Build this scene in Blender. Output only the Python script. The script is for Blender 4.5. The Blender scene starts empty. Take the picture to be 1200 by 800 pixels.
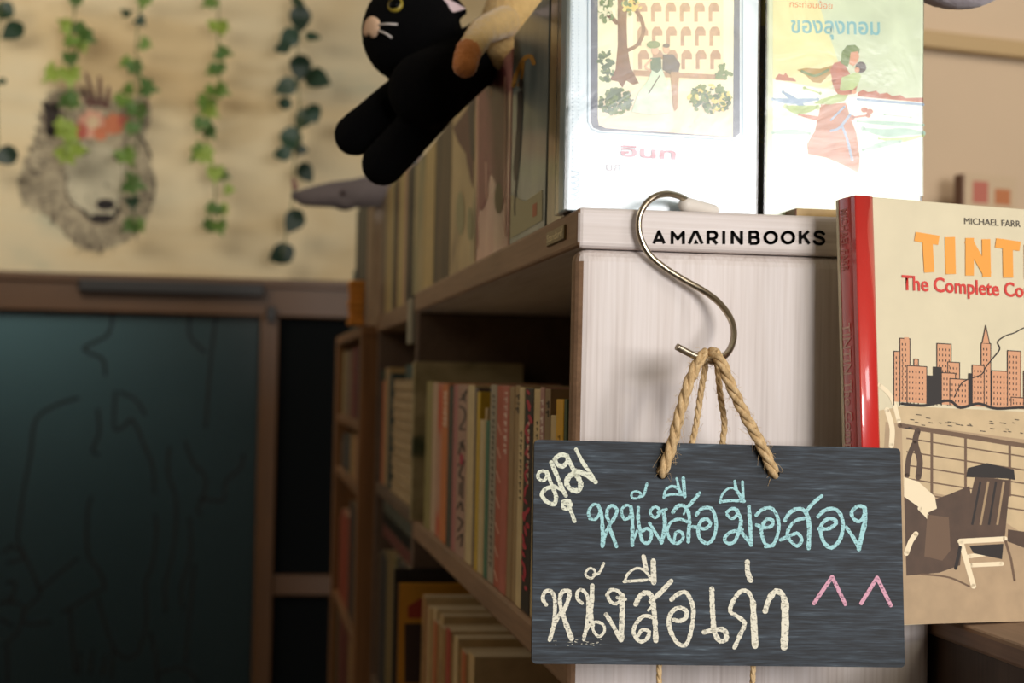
import bpy, bmesh, math, random
from mathutils import Vector, Matrix, noise as mnoise
random.seed(7)
scn = bpy.context.scene
COL = scn.collection
PI = math.pi

# ------------------------------------------------------------------ camera
F = 1950.0; ROLL = 0.025; CAM = Vector((0, 0, 1.65))
def _basis():
    d = Vector((-305/F, -43/F, -1)).normalized()
    u = Vector((math.sin(ROLL), math.cos(ROLL), 0))
    z = (u - u.dot(d)*d).normalized()
    x = d.cross(z)
    return Matrix((x, d, z))          # camera axes -> world axes
MB = _basis()
cam_d = bpy.data.cameras.new('camera'); cam = bpy.data.objects.new('camera', cam_d); COL.objects.link(cam)
cam_d.sensor_width = 36; cam_d.lens = F*36/1200
cam.matrix_world = Matrix.Translation(CAM) @ MB.to_4x4()
cam_d.clip_start = 0.02
cam_d.dof.use_dof = True; cam_d.dof.focus_distance = 1.13; cam_d.dof.aperture_fstop = 8.5
scn.camera = cam

def ray(px, py): return MB @ Vector(((px-600)/F, (400-py)/F, -1.0))
def atY(px, py, y): r = ray(px, py); return CAM + r*(y/r.y)
def atX(px, py, x): r = ray(px, py); return CAM + r*(x/r.x)
def atP(px, py, o, n): r = ray(px, py); return CAM + r*((o-CAM).dot(n)/r.dot(n))

# ------------------------------------------------------------------ light
vs = scn.view_settings
vs.view_transform = 'Standard'; vs.look = 'None'; vs.gamma = 1; vs.use_curve_mapping = False
vs.exposure = 0.0
w = bpy.data.worlds.new('world'); scn.world = w; w.use_nodes = True
w.node_tree.nodes['Background'].inputs[0].default_value = (0.55, 0.50, 0.45, 1)
w.node_tree.nodes['Background'].inputs[1].default_value = 0.04
def area(name, loc, to, sx, sy, power, color, spread=180):
    l = bpy.data.lights.new(name, 'AREA'); l.shape = 'RECTANGLE'; l.size = sx; l.size_y = sy
    l.energy = power; l.color = color; l.spread = math.radians(spread)
    o = bpy.data.objects.new(name, l); COL.objects.link(o); o.location = loc
    o.rotation_euler = (Vector(to)-Vector(loc)).to_track_quat('-Z', 'Y').to_euler()
    return o
# shop window behind the viewer (its mirror image is the glare on the plastic sleeves)
area('window_light', (1.55, -2.6, 2.06), (0.7, 1.2, 1.75), 1.4, 1.08, 130, (1.0, 0.98, 0.97))
# weak fill added from the front right, kept for definition
area('side_fill_light', (2.6, -0.9, 2.6), (0.35, 1.16, 1.6), 0.8, 0.8, 18, (1.0, 0.975, 0.96))
# ceiling lamp behind the viewer, mirrored at the top of the left sleeve
area('front_lamp_light', (1.24, -2.3, 2.90), (0.3, 1.2, 1.7), 0.30, 0.10, 8, (1.0, 0.88, 0.55))
# warm ceiling lamps near the back wall
area('ceiling_lamp_light', (-1.0, 4.3, 2.98), (-0.3, 6.0, 2.5), 1.4, 0.5, 22, (1.0, 0.925, 0.81))
area('right_lamp_light', (1.9, 2.0, 2.9), (1.8, 3.5, 2.2), 0.6, 0.4, 10, (1.0, 0.89, 0.78))
area('aisle_lamp_light', (-1.6, 1.9, 2.9), (0.2, 2.0, 1.5), 0.8, 0.8, 9, (1.0, 0.91, 0.77))
# room behind the frosted door
area('next_room_light', (-0.95, 6.42, 2.12), (-0.85, 6.1, 1.6), 0.9, 0.15, 19, (0.88, 1.0, 0.99))

# ------------------------------------------------------------------ materials
def lin(c):
    c = c/255.0
    return c/12.92 if c <= 0.04045 else ((c+0.055)/1.055)**2.4
def rgb(t): return (lin(t[0]), lin(t[1]), lin(t[2]), 1)
_mats = {}
def mat(name, col, rough=0.6, metal=0.0, var=0.0, vscale=40, bump=0.0, bscale=200, sheen=0.0, coat=0.0, stretch=(1,1,1)):
    if name in _mats: return _mats[name]
    m = bpy.data.materials.new(name); m.use_nodes = True; nt = m.node_tree
    b = nt.nodes['Principled BSDF']; b.inputs['Base Color'].default_value = rgb(col)
    b.inputs['Roughness'].default_value = rough; b.inputs['Metallic'].default_value = metal
    if max(col) < 20: b.inputs['Specular IOR Level'].default_value = 0.1
    if sheen: b.inputs['Sheen Weight'].default_value = sheen; b.inputs['Sheen Roughness'].default_value = 0.4
    if coat: b.inputs['Coat Weight'].default_value = coat; b.inputs['Coat Roughness'].default_value = 0.08
    if var or bump:
        tc = nt.nodes.new('ShaderNodeTexCoord'); mp = nt.nodes.new('ShaderNodeMapping')
        mp.inputs['Scale'].default_value = stretch
        nt.links.new(tc.outputs['Object'], mp.inputs[0])
    if var:
        n = nt.nodes.new('ShaderNodeTexNoise'); n.inputs['Scale'].default_value = vscale; n.inputs['Detail'].default_value = 4
        nt.links.new(mp.outputs[0], n.inputs['Vector'])
        hs = nt.nodes.new('ShaderNodeMapRange'); hs.inputs['From Min'].default_value = 0.3; hs.inputs['From Max'].default_value = 0.7
        hs.inputs['To Min'].default_value = 1-var; hs.inputs['To Max'].default_value = 1+var
        nt.links.new(n.outputs[0], hs.inputs[0])
        mx = nt.nodes.new('ShaderNodeVectorMath'); mx.operation = 'SCALE'
        mx.inputs[0].default_value = rgb(col)[:3]
        nt.links.new(hs.outputs[0], mx.inputs['Scale']); nt.links.new(mx.outputs[0], b.inputs['Base Color'])
    if bump:
        n2 = nt.nodes.new('ShaderNodeTexNoise'); n2.inputs['Scale'].default_value = bscale; n2.inputs['Detail'].default_value = 3
        nt.links.new(mp.outputs[0], n2.inputs['Vector'])
        bp = nt.nodes.new('ShaderNodeBump'); bp.inputs['Strength'].default_value = bump; bp.inputs['Distance'].default_value = 0.002
        nt.links.new(n2.outputs[0], bp.inputs['Height']); nt.links.new(bp.outputs[0], b.inputs['Normal'])
    _mats[name] = m; return m

def ramp_mat(name, stops, scale=(20,20,20), rough=0.55, detail=5, fine=None, bump=0.0, coat=0.0, dist=0.0):
    """noise through a colour ramp: wood grain, painted covers, plaster"""
    if name in _mats: return _mats[name]
    m = bpy.data.materials.new(name); m.use_nodes = True; nt = m.node_tree; b = nt.nodes['Principled BSDF']
    b.inputs['Roughness'].default_value = rough
    if coat: b.inputs['Coat Weight'].default_value = coat; b.inputs['Coat Roughness'].default_value = 0.1
    tc = nt.nodes.new('ShaderNodeTexCoord'); mp = nt.nodes.new('ShaderNodeMapping'); mp.inputs['Scale'].default_value = scale
    nt.links.new(tc.outputs['Object'], mp.inputs[0])
    n = nt.nodes.new('ShaderNodeTexNoise'); n.inputs['Scale'].default_value = 1; n.inputs['Detail'].default_value = detail
    n.inputs['Distortion'].default_value = dist
    nt.links.new(mp.outputs[0], n.inputs['Vector'])
    src = n.outputs[0]
    if fine:
        mp2 = nt.nodes.new('ShaderNodeMapping'); mp2.inputs['Scale'].default_value = fine
        nt.links.new(tc.outputs['Object'], mp2.inputs[0])
        n2 = nt.nodes.new('ShaderNodeTexNoise'); n2.inputs['Scale'].default_value = 1; n2.inputs['Detail'].default_value = 3
        nt.links.new(mp2.outputs[0], n2.inputs['Vector'])
        mx = nt.nodes.new('ShaderNodeMix'); mx.inputs[0].default_value = 0.45
        nt.links.new(n.outputs[0], mx.inputs[2]); nt.links.new(n2.outputs[0], mx.inputs[3]); src = mx.outputs[0]
    r = nt.nodes.new('ShaderNodeValToRGB'); e = r.color_ramp.elements
    while len(e) < len(stops): e.new(0.5)
    for i, (p, c) in enumerate(stops): e[i].position = p; e[i].color = rgb(c)
    nt.links.new(src, r.inputs[0]); nt.links.new(r.outputs[0], b.inputs['Base Color'])
    if bump:
        bp = nt.nodes.new('ShaderNodeBump'); bp.inputs['Strength'].default_value = bump; bp.inputs['Distance'].default_value = 0.001
        nt.links.new(src, bp.inputs['Height']); nt.links.new(bp.outputs[0], b.inputs['Normal'])
    _mats[name] = m; return m

def chalk_mat(name, col):
    m = bpy.data.materials.new(name); m.use_nodes = True; nt = m.node_tree; b = nt.nodes['Principled BSDF']
    b.inputs['Base Color'].default_value = rgb(col); b.inputs['Roughness'].default_value = 0.95
    tc = nt.nodes.new('ShaderNodeTexCoord'); mp = nt.nodes.new('ShaderNodeMapping'); mp.inputs['Scale'].default_value = (480, 480, 800)
    n = nt.nodes.new('ShaderNodeTexNoise'); n.inputs['Scale'].default_value = 1; n.inputs['Detail'].default_value = 2
    nt.links.new(tc.outputs['Object'], mp.inputs[0]); nt.links.new(mp.outputs[0], n.inputs['Vector'])
    mr = nt.nodes.new('ShaderNodeMapRange'); mr.inputs['From Min'].default_value = 0.32; mr.inputs['From Max'].default_value = 0.48
    mr.inputs['To Min'].default_value = 0.32; mr.inputs['To Max'].default_value = 0.92
    nt.links.new(n.outputs[0], mr.inputs[0])
    nt.links.new(mr.outputs[0], b.inputs['Alpha'])
    return m

def sleeve_mat(name, fac, rough, bump=0.35, bs=9):
    m = bpy.data.materials.new(name); m.use_nodes = True; nt = m.node_tree
    nt.nodes.remove(nt.nodes['Principled BSDF']); out = nt.nodes['Material Output']
    tr = nt.nodes.new('ShaderNodeBsdfTransparent'); gl = nt.nodes.new('ShaderNodeBsdfGlossy'); gl.inputs['Roughness'].default_value = rough
    fr = nt.nodes.new('ShaderNodeFresnel'); fr.inputs[0].default_value = 1.5
    ad = nt.nodes.new('ShaderNodeMath'); ad.operation = 'MULTIPLY'; ad.inputs[1].default_value = fac
    ad.use_clamp = True
    nt.links.new(fr.outputs[0], ad.inputs[0])
    mx = nt.nodes.new('ShaderNodeMixShader'); nt.links.new(ad.outputs[0], mx.inputs[0])
    nt.links.new(tr.outputs[0], mx.inputs[1]); nt.links.new(gl.outputs[0], mx.inputs[2]); nt.links.new(mx.outputs[0], out.inputs[0])
    tc = nt.nodes.new('ShaderNodeTexCoord'); n = nt.nodes.new('ShaderNodeTexNoise'); n.inputs['Scale'].default_value = bs; n.inputs['Detail'].default_value = 5
    n.inputs['Distortion'].default_value = 0.8
    nt.links.new(tc.outputs['Object'], n.inputs['Vector'])
    bp = nt.nodes.new('ShaderNodeBump'); bp.inputs['Strength'].default_value = bump; bp.inputs['Distance'].default_value = 0.004
    nt.links.new(n.outputs[0], bp.inputs['Height']); nt.links.new(bp.outputs[0], gl.inputs['Normal'])
    return m

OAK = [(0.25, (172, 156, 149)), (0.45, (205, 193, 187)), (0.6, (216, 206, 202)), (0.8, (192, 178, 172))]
M_oak_v = ramp_mat('oak_upright', OAK, (55, 55, 3), 0.5, 6, (420, 420, 9), 0.12)
M_oak_y = ramp_mat('oak_along', OAK, (40, 3, 60), 0.5, 6, (380, 9, 420), 0.12)
M_oak_x = ramp_mat('oak_edge', OAK, (3, 40, 60), 0.5, 6, (9, 380, 420), 0.12)
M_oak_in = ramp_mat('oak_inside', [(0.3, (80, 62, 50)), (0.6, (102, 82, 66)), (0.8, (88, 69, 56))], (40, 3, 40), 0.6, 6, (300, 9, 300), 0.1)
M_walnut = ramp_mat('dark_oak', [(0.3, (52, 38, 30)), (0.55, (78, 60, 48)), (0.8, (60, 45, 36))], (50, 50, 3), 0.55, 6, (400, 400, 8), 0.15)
M_walnut_lit = ramp_mat('dark_oak_lit', [(0.3, (112, 88, 70)), (0.55, (136, 108, 88)), (0.8, (120, 96, 78))], (40, 3, 40), 0.45, 6, (300, 8, 300), 0.1)  # lighter copy of the dark oak: light caught by the top board is painted in
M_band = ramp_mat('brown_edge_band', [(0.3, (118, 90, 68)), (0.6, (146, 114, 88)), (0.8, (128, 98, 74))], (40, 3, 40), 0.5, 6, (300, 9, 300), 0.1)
M_pine = ramp_mat('warm_pine', [(0.3, (104, 68, 36)), (0.6, (134, 92, 52)), (0.8, (116, 78, 42))], (30, 30, 3), 0.5, 5, (200, 200, 8), 0.1)
M_page = ramp_mat('page_edges', [(0.35, (170, 148, 112)), (0.5, (205, 184, 148)), (0.65, (185, 162, 126))], (20, 900, 3), 0.9, 2)
M_page_flat = ramp_mat('page_edges_flat', [(0.35, (140, 118, 90)), (0.5, (190, 168, 132)), (0.65, (160, 138, 106))], (6, 6, 900), 0.9, 2)

# ------------------------------------------------------------------ mesh helpers
def thing(name, label, cat, loc=(0,0,0), rot=(0,0,0), group=None, matrix=None):
    o = bpy.data.objects.new(name, None); COL.objects.link(o); o.empty_display_size = 0.05
    if matrix is not None: o.matrix_basis = matrix
    else: o.location = loc; o.rotation_euler = rot
    o['label'] = label; o['category'] = cat
    if group: o['group'] = group
    return o
def tag(o, label, cat, group=None):
    o['label'] = label; o['category'] = cat
    if group: o['group'] = group
    return o
def root_of(o):
    while o.parent: o = o.parent
    return o
def obj(name, bm, mats, parent=None, world=True, smooth=False):
    """link bm as one mesh object; world=True: verts are world coordinates"""
    if not isinstance(mats, (list, tuple)): mats = [mats]
    me = bpy.data.meshes.new(name)
    if parent is not None and world:
        inv = root_of(parent).matrix_basis.inverted()
        bmesh.ops.transform(bm, matrix=inv, verts=bm.verts)
    bm.to_mesh(me); bm.free()
    for m in mats: me.materials.append(m)
    if smooth:
        for p in me.polygons: p.use_smooth = True
    o = bpy.data.objects.new(name, me); COL.objects.link(o)
    if parent is not None: o.parent = parent
    return o
def struct(name, bm, mats, parent=None, **k):
    o = obj(name, bm, mats, parent, **k)
    if parent is None: o['kind'] = 'structure'
    return o
def newbm(): return bmesh.new()
def box(bm, lo, hi, bev=0.0, mi=0, seg=2, M=None):
    t = bmesh.new()
    c = [(a+b)/2 for a, b in zip(lo, hi)]; s = [abs(b-a) for a, b in zip(lo, hi)]
    bmesh.ops.create_cube(t, size=1)
    for v in t.verts: v.co = Vector((c[0]+v.co.x*s[0], c[1]+v.co.y*s[1], c[2]+v.co.z*s[2]))
    if bev: bmesh.ops.bevel(t, geom=list(t.edges), offset=min(bev, min(s)*0.45), segments=seg, affect='EDGES', profile=0.5)
    merge(bm, t, mi, M); return bm
def merge(bm, t, mi=0, M=None, smooth=False):
    if M is not None: bmesh.ops.transform(t, matrix=M, verts=t.verts)
    mp = {}
    for v in t.verts: mp[v] = bm.verts.new(v.co)
    for f in t.faces:
        try:
            nf = bm.faces.new([mp[v] for v in f.verts]); nf.material_index = mi; nf.smooth = smooth
        except ValueError: pass
    t.free()
def smooth_path(pts, n=8, closed=False):
    pts = [Vector(p) for p in pts]
    if len(pts) < 3: return pts
    out = []
    N = len(pts)
    for i in range(N if closed else N-1):
        if closed: p0, p1, p2, p3 = pts[i-1], pts[i], pts[(i+1) % N], pts[(i+2) % N]
        else: p0, p1, p2, p3 = pts[max(i-1, 0)], pts[i], pts[i+1], pts[min(i+2, N-1)]
        for k in range(n):
            t = k/n
            out.append(0.5*((2*p1)+(-p0+p2)*t+(2*p0-5*p1+4*p2-p3)*t*t+(-p0+3*p1-3*p2+p3)*t**3))
    if not closed: out.append(pts[-1])
    return out
def tube(bm, pts, r, seg=10, mi=0, caps=True):
    pts = [Vector(p) for p in pts]; N = len(pts)
    rs = r if isinstance(r, (list, tuple)) else [r]*N
    up = Vector((0.13, 0.21, 0.97)); rings = []
    prev = None
    for i, p in enumerate(pts):
        t = (pts[min(i+1, N-1)]-pts[max(i-1, 0)]).normalized()
        a = (up - up.dot(t)*t) if prev is None else (prev - prev.dot(t)*t)
        if a.length < 1e-6: a = t.orthogonal()
        a.normalize(); prev = a; b = t.cross(a)
        rings.append([bm.verts.new(p+(a*math.cos(2*PI*k/seg)+b*math.sin(2*PI*k/seg))*rs[i]) for k in range(seg)])
    for i in range(N-1):
        for k in range(seg):
            f = bm.faces.new((rings[i][k], rings[i][(k+1) % seg], rings[i+1][(k+1) % seg], rings[i+1][k])); f.material_index = mi; f.smooth = True
    if caps:
        for ring in (list(reversed(rings[0])), rings[-1]):
            f = bm.faces.new(ring); f.material_index = mi
    return bm
def ellipsoid(bm, c, r, M=None, mi=0, sub=3):
    t = bmesh.new(); bmesh.ops.create_icosphere(t, subdivisions=sub, radius=1)
    R = (M or Matrix.Identity(3))
    for v in t.verts: v.co = Vector(c) + R @ Vector((v.co.x*r[0], v.co.y*r[1], v.co.z*r[2]))
    merge(bm, t, mi, smooth=True)
def capsule(bm, a, b, ra, rb, seg=20, mi=0):
    a = Vector(a); b = Vector(b); ax = (b-a); L = ax.length; ax.normalize()
    pts = []; rs = []
    for k in range(7):
        th = PI/2*(1-k/6.0); pts.append(a-ax*ra*math.sin(th)*0.999); rs.append(max(ra*math.cos(th), 1e-4))
    for k in range(1, 5): pts.append(a+ax*L*k/5); rs.append(ra+(rb-ra)*k/5)
    for k in range(7):
        th = PI/2*k/6.0; pts.append(b+ax*rb*math.sin(th)*0.999); rs.append(max(rb*math.cos(th), 1e-4))
    tube(bm, pts, rs, seg, mi)
def fuse(bm, voxel, fuzz=0.0, fscale=300, smooth_it=6):
    """union of overlapping lumps into one continuous skin"""
    me = bpy.data.meshes.new('tmp'); bm.to_mesh(me); bm.free()
    o = bpy.data.objects.new('tmp', me); COL.objects.link(o)
    m = o.modifiers.new('r', 'REMESH'); m.mode = 'VOXEL'; m.voxel_size = voxel
    s = o.modifiers.new('s', 'SMOOTH'); s.iterations = smooth_it; s.factor = 0.5
    dg = bpy.context.evaluated_depsgraph_get(); me2 = bpy.data.meshes.new_from_object(o.evaluated_get(dg))
    bpy.data.objects.remove(o); bpy.data.meshes.remove(me)
    b2 = bmesh.new(); b2.from_mesh(me2); bpy.data.meshes.remove(me2)
    b2.normal_update()
    if fuzz:
        for v in b2.verts: v.co += v.normal*fuzz*mnoise.noise(v.co*fscale)
    for f in b2.faces: f.smooth = True
    return b2

class Frame:
    """a flat face in the room: marks are laid on it in layers a hair apart"""
    def __init__(s, o, n, ax=None, off=0.0004, step=0.00003):
        s.o = Vector(o); s.n = Vector(n).normalized(); s.k = 0; s.off = off; s.step = step
    def P(s, p):
        return atP(p[0], p[1], s.o, s.n) + s.n*(s.off+s.k*s.step)
    def poly(s, bm, pts, mi=0):
        s.k += 1
        vs_ = [bm.verts.new(s.P(p)) for p in pts]
        f = bm.faces.new(vs_); f.material_index = mi; f.normal_update()
        if f.normal.dot(s.n) < 0: f.normal_flip()
        bmesh.ops.triangulate(bm, faces=[f])
    def disc(s, bm, c, rx, ry=None, mi=0, n=20, rot=0):
        ry = ry or rx
        pts = []
        for k in range(n):
            a = 2*PI*k/n; x, y = rx*math.cos(a), ry*math.sin(a)
            pts.append((c[0]+x*math.cos(rot)-y*math.sin(rot), c[1]+x*math.sin(rot)+y*math.cos(rot)))
        s.poly(bm, pts, mi)
    def line(s, bm, pts, w, mi=0, smooth=True, caps=True, n=6, jitter=0.0, taper=None):
        """ribbon of pixel-width w along pixel points"""
        s.k += 1
        P2 = [Vector((p[0], p[1], 0)) for p in pts]
        if smooth and len(P2) > 2: P2 = smooth_path(P2, n)
        N = len(P2); L = []; R = []
        for i, p in enumerate(P2):
            t = P2[min(i+1, N-1)]-P2[max(i-1, 0)]
            if t.length < 1e-6: t = Vector((1, 0, 0))
            t.normalize(); nn = Vector((-t.y, t.x, 0))
            ww = w*0.5*(1+jitter*(random.random()-0.5)*2)
            if taper: ww *= taper(i/(N-1))
            L.append(bm.verts.new(s.P(p+nn*ww))); R.append(bm.verts.new(s.P(p-nn*ww)))
        for i in range(N-1):
            f = bm.faces.new((L[i], L[i+1], R[i+1], R[i])); f.material_index = mi; f.normal_update()
            if f.normal.dot(s.n) < 0: f.normal_flip()
        if caps:
            for q in (P2[0], P2[-1]): 
                s.k -= 1; s.disc(bm, q, w*0.5, mi=mi, n=12)
    def seg(s, bm, pts, w, mi=0, caps=False, closed=False):
        """straight-cornered lettering strokes"""
        pts = list(pts)+([pts[0]] if closed else [])
        for a, b in zip(pts[:-1], pts[1:]):
            s.line(bm, [a, b], w, mi, False, caps); s.k -= 1
        for p in pts[1:-1]: s.disc(bm, p, w*0.5, mi=mi, n=10); s.k -= 1
        s.k += 1

def text_mesh(body, size=1.0, bold=0.0):
    c = bpy.data.curves.new('t', 'FONT'); c.body = body; c.size = size; c.offset = bold; c.resolution_u = 3
    o = bpy.data.objects.new('t', c); COL.objects.link(o)
    dg = bpy.context.evaluated_depsgraph_get(); dg.update()
    me = bpy.data.meshes.new_from_object(o.evaluated_get(dg)); bpy.data.objects.remove(o); bpy.data.curves.remove(c)
    b = bmesh.new(); b.from_mesh(me); bpy.data.meshes.remove(me); return b
def place_text(body, p_left, p_right, h_px_top, frame, bold=0.0, mi=0, fit=None):
    """lettering whose baseline runs between two pixel points; fit = part of the text that spans them"""
    b = text_mesh(body, 1.0, bold)
    if not b.verts: return b
    xs = [v.co.x for v in b.verts]; x0 = min(xs); x1 = max(xs)
    if fit:
        f = text_mesh(fit, 1.0, bold); x1 = max(v.co.x for v in f.verts); f.free()
    frame.k += 1
    A = frame.P(p_left); B = frame.P(p_right); T = frame.P(h_px_top)     # T: cap-height point above p_left
    cap = 0.727
    ex = (B-A)/(x1-x0); ez = frame.n.cross((B-A).normalized())
    hz = (T-A).length/cap
    if ez.dot(T-A) < 0: ez = -ez
    for v in b.verts: v.co = A+ex*(v.co.x-x0)+ez*hz*v.co.y
    for f in b.faces: f.material_index = mi
    return b

def grad(stops, t):
    for (a, ca), (b, cb) in zip(stops[:-1], stops[1:]):
        if t <= b: u = (t-a)/(b-a); return tuple(x+(y-x)*u for x, y in zip(ca, cb))
    return stops[-1][1]

# ------------------------------------------------------------------ key planes
Y0 = 1.178                                     # end panel's face
XS = atY(677, 265, Y0).x                      # shelf front plane (faces left)
XP = atY(667.5, 400, Y0+0.02).x
XR = atY(1092, 770, Y0).x
ZT = atY(700, 243, Y0).z                      # top of the top board
ZB = atY(700, 291.5, Y0).z
Z1 = atX(600, 712, XS).z                      # top of the middle shelf board
Z1b = atX(600, 748, XS).z
Y1 = atX(485, 400, XS).y                      # far end of the first unit
Z2 = Z1-0.315
YB = 6.0                                      # back wall
YW = 3.25

# ------------------------------------------------------------------ room
M_plaster = ramp_mat('stained_plaster', [(0.30, (180, 152, 108)), (0.42, (204, 182, 140)), (0.50, (214, 196, 158)), (0.60, (212, 198, 164)), (0.75, (176, 178, 154))], (1.1, 1, 2.6), 0.85, 5, None, 0.0, dist=0.6)
M_plain = mat('beige_wall', (196, 174, 146), 0.85, var=0.03, vscale=3)
M_floor = mat('grey_floor', (96, 88, 80), 0.5, var=0.1, vscale=6)
M_ceil = mat('ceiling_paint', (190, 180, 160), 0.9)
M_bronze = mat('bronze_frame', (86, 56, 26), 0.45, var=0.08, vscale=8)
M_blackbar = mat('black_metal', (24, 20, 18), 0.4)
zh = atY(200, 324, YB).z                      # head of the door
zg = atY(150, 367, YB).z
bm = newbm(); box(bm, (-3.6, -3.2, -0.05), (3.6, YB+1.6, 0)); struct('floor', bm, M_floor)
bm = newbm(); box(bm, (-3.6, -3.2, 3.15), (3.6, YB+1.6, 3.2)); struct('ceiling', bm, M_ceil)
bm = newbm(); box(bm, (-3.5, YB, zh), (3.5, YB+0.1, 3.15)); box(bm, (-3.5, YB, 0), (-1.5, YB+0.1, zh)); box(bm, (0.62, YB, 0), (3.5, YB+0.1, zh))
struct('wall_back', bm, M_plaster)
bm = newbm(); box(bm, (-3.6, -3.2, 0), (-3.5, YB+1.6, 3.15)); struct('wall_left', bm, M_plain)
# right-hand partition, turned a little
pw = atY(1010, 60, YW); ang = math.radians(13)
dxw = Vector((math.cos(ang), math.sin(ang), 0)); nw = Vector((math.sin(ang), -math.cos(ang), 0))
MW = Matrix.Translation((pw.x, YW, 0)) @ Matrix.Rotation(ang, 4, 'Z')
bm = newbm(); box(bm, (0, 0, 0), (2.3, 0.1, 3.15), M=MW); struct('wall_right', bm, M_plain)
zt = atP(1140, 55, Vector((pw.x, YW, 0)), nw).z
bm = newbm(); box(bm, (0, -0.03, zt-0.018), (2.3, -0.001, zt+0.018), 0.004, M=MW)
struct('trim_1', bm, mat('wall_moulding', (176, 150, 108), 0.6))
# door and side light
door = bpy.data.objects.new('door_1', None); COL.objects.link(door); door.location = (0, YB, 0); door['kind'] = 'structure'
xj0 = atY(302, 500, YB).x; xj1 = atY(324, 500, YB).x
bm = newbm()
box(bm, (-1.5, YB-0.03, zg), (0.62, YB+0.05, zh-0.012), 0.006)
box(bm, (-1.5, YB-0.045, zh-0.03), (0.62, YB+0.05, zh), 0.004)
box(bm, (xj0, YB-0.035, 0), (xj1, YB+0.05, zg), 0.005)
box(bm, (-1.5, YB-0.03, 0), (-1.42, YB+0.05, zg), 0.005)
box(bm, (-1.42, YB-0.02, 0), (xj0, YB+0.04, 0.1), 0.005)
obj('door_frame', bm, M_bronze, door)
M_glass = bpy.data.materials.new('frosted_glass'); M_glass.use_nodes = True
_nt = M_glass.node_tree; _b = _nt.nodes['Principled BSDF']; _b.inputs['Base Color'].default_value = rgb((36, 44, 44)); _b.inputs['Roughness'].default_value = 0.35
_t = _nt.nodes.new('ShaderNodeBsdfTranslucent'); _t.inputs[0].default_value = rgb((122, 138, 138)); _m = _nt.nodes.new('ShaderNodeMixShader'); _m.inputs[0].default_value = 0.5
_nt.links.new(_b.outputs[0], _m.inputs[1]); _nt.links.new(_t.outputs[0], _m.inputs[2]); _nt.links.new(_m.outputs[0], _nt.nodes['Material Output'].inputs[0])
bm = newbm(); box(bm, (-1.42, YB+0.004, 0.1), (xj0, YB+0.010, zg)); obj('glass_pane', bm, M_glass, door)
bm = newbm(); a = atY(92, 334, YB-0.05); b = atY(310, 336, YB-0.05)
box(bm, (a.x, YB-0.075, a.z-0.022), (b.x, YB-0.03, a.z+0.022), 0.005)
box(bm, (b.x+0.01, YB-0.06, a.z-0.11), (b.x+0.04, YB-0.03, a.z-0.055), 0.004)
obj('door_closer', bm, M_blackbar, door)
# line drawing etched on the door glass
fr = Frame((0, YB+0.004, 0), (0, -1, 0), off=0.001)
def K7(l): return [(u/1.702, 330+v/1.702) for u, v in l]
bm = newbm()
for l in [[(225,65),(215,105),(170,130),(175,140),(205,155),(210,185)], [(155,232),(115,245),(72,275),(60,350),(45,430),(35,515)],
          [(35,515),(60,570),(80,620),(65,640),(45,660),(55,682),(100,678)], [(80,615),(120,580),(155,552)], [(195,255),(198,300),(185,335),(195,345)],
          [(182,430),(175,460),(175,540),(200,580),(208,610),(190,620),(125,660)], [(230,220),(228,290),(245,290),(260,275),(270,285),(285,320),(305,370),(308,420)],
          [(240,220),(270,235),(290,265)], [(310,465),(312,500),(305,560),(290,600),(292,650),(290,690),(270,745),(230,735),(195,630)], [(140,655),(145,720),(150,780)],
          [(160,740),(158,780)], [(185,735),(180,780)], [(210,745),(205,785)], [(225,735),(222,790)], [(338,330),(335,380),(352,440),(345,540),(330,600),(330,655)],
          [(370,320),(385,360),(410,390),(405,430),(395,450),(400,465)], [(400,432),(445,435),(450,400),(480,370),(485,345)], [(378,470),(380,540),(362,610),(365,650)],
          [(388,565),(380,640),(370,760)], [(300,700),(310,740),(315,800)], [(315,780),(365,770),(395,800)], [(378,70),(380,110),(408,140)], [(430,75),(420,160),(410,290)],
          [(20,525),(45,540),(40,555),(15,560)], [(15,600),(30,600),(25,630),(15,630)], [(0,640),(45,645),(40,690),(10,725)], [(0,672),(25,685)], [(15,730),(15,800)], [(5,540),(22,528)]]:
    fr.line(bm, K7(l), 3.6)
obj('etched_drawing', bm, mat('etched_line', (16, 20, 20), 0.8), door)
win = bpy.data.objects.new('window_1', None); COL.objects.link(win); win.location = (xj1, YB, 0); win['kind'] = 'structure'
zr0 = atY(350, 697, YB).z; zr1 = atY(350, 673, YB).z
bm = newbm(); box(bm, (xj1, YB-0.02, zr0), (0.62, YB+0.04, zr1), 0.005); box(bm, (xj1, YB-0.02, 0), (0.62, YB+0.04, 0.1), 0.005); box(bm, (0.58, YB-0.02, 0.1), (0.62, YB+0.04, zg), 0.004)
obj('window_frame', bm, M_bronze, win)
bm = newbm(); box(bm, (xj1, YB+0.004, 0.1), (0.6, YB+0.010, zg)); obj('window_pane', bm, mat('dark_glass', (10, 13, 14), 0.9), win)
# wall of the room beyond the door
bm = newbm(); box(bm, (-3.6, YB+1.5, 0), (3.6, YB+1.6, 3.15)); struct('wall_beyond', bm, mat('next_room', (150, 150, 140), 0.8))

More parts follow.
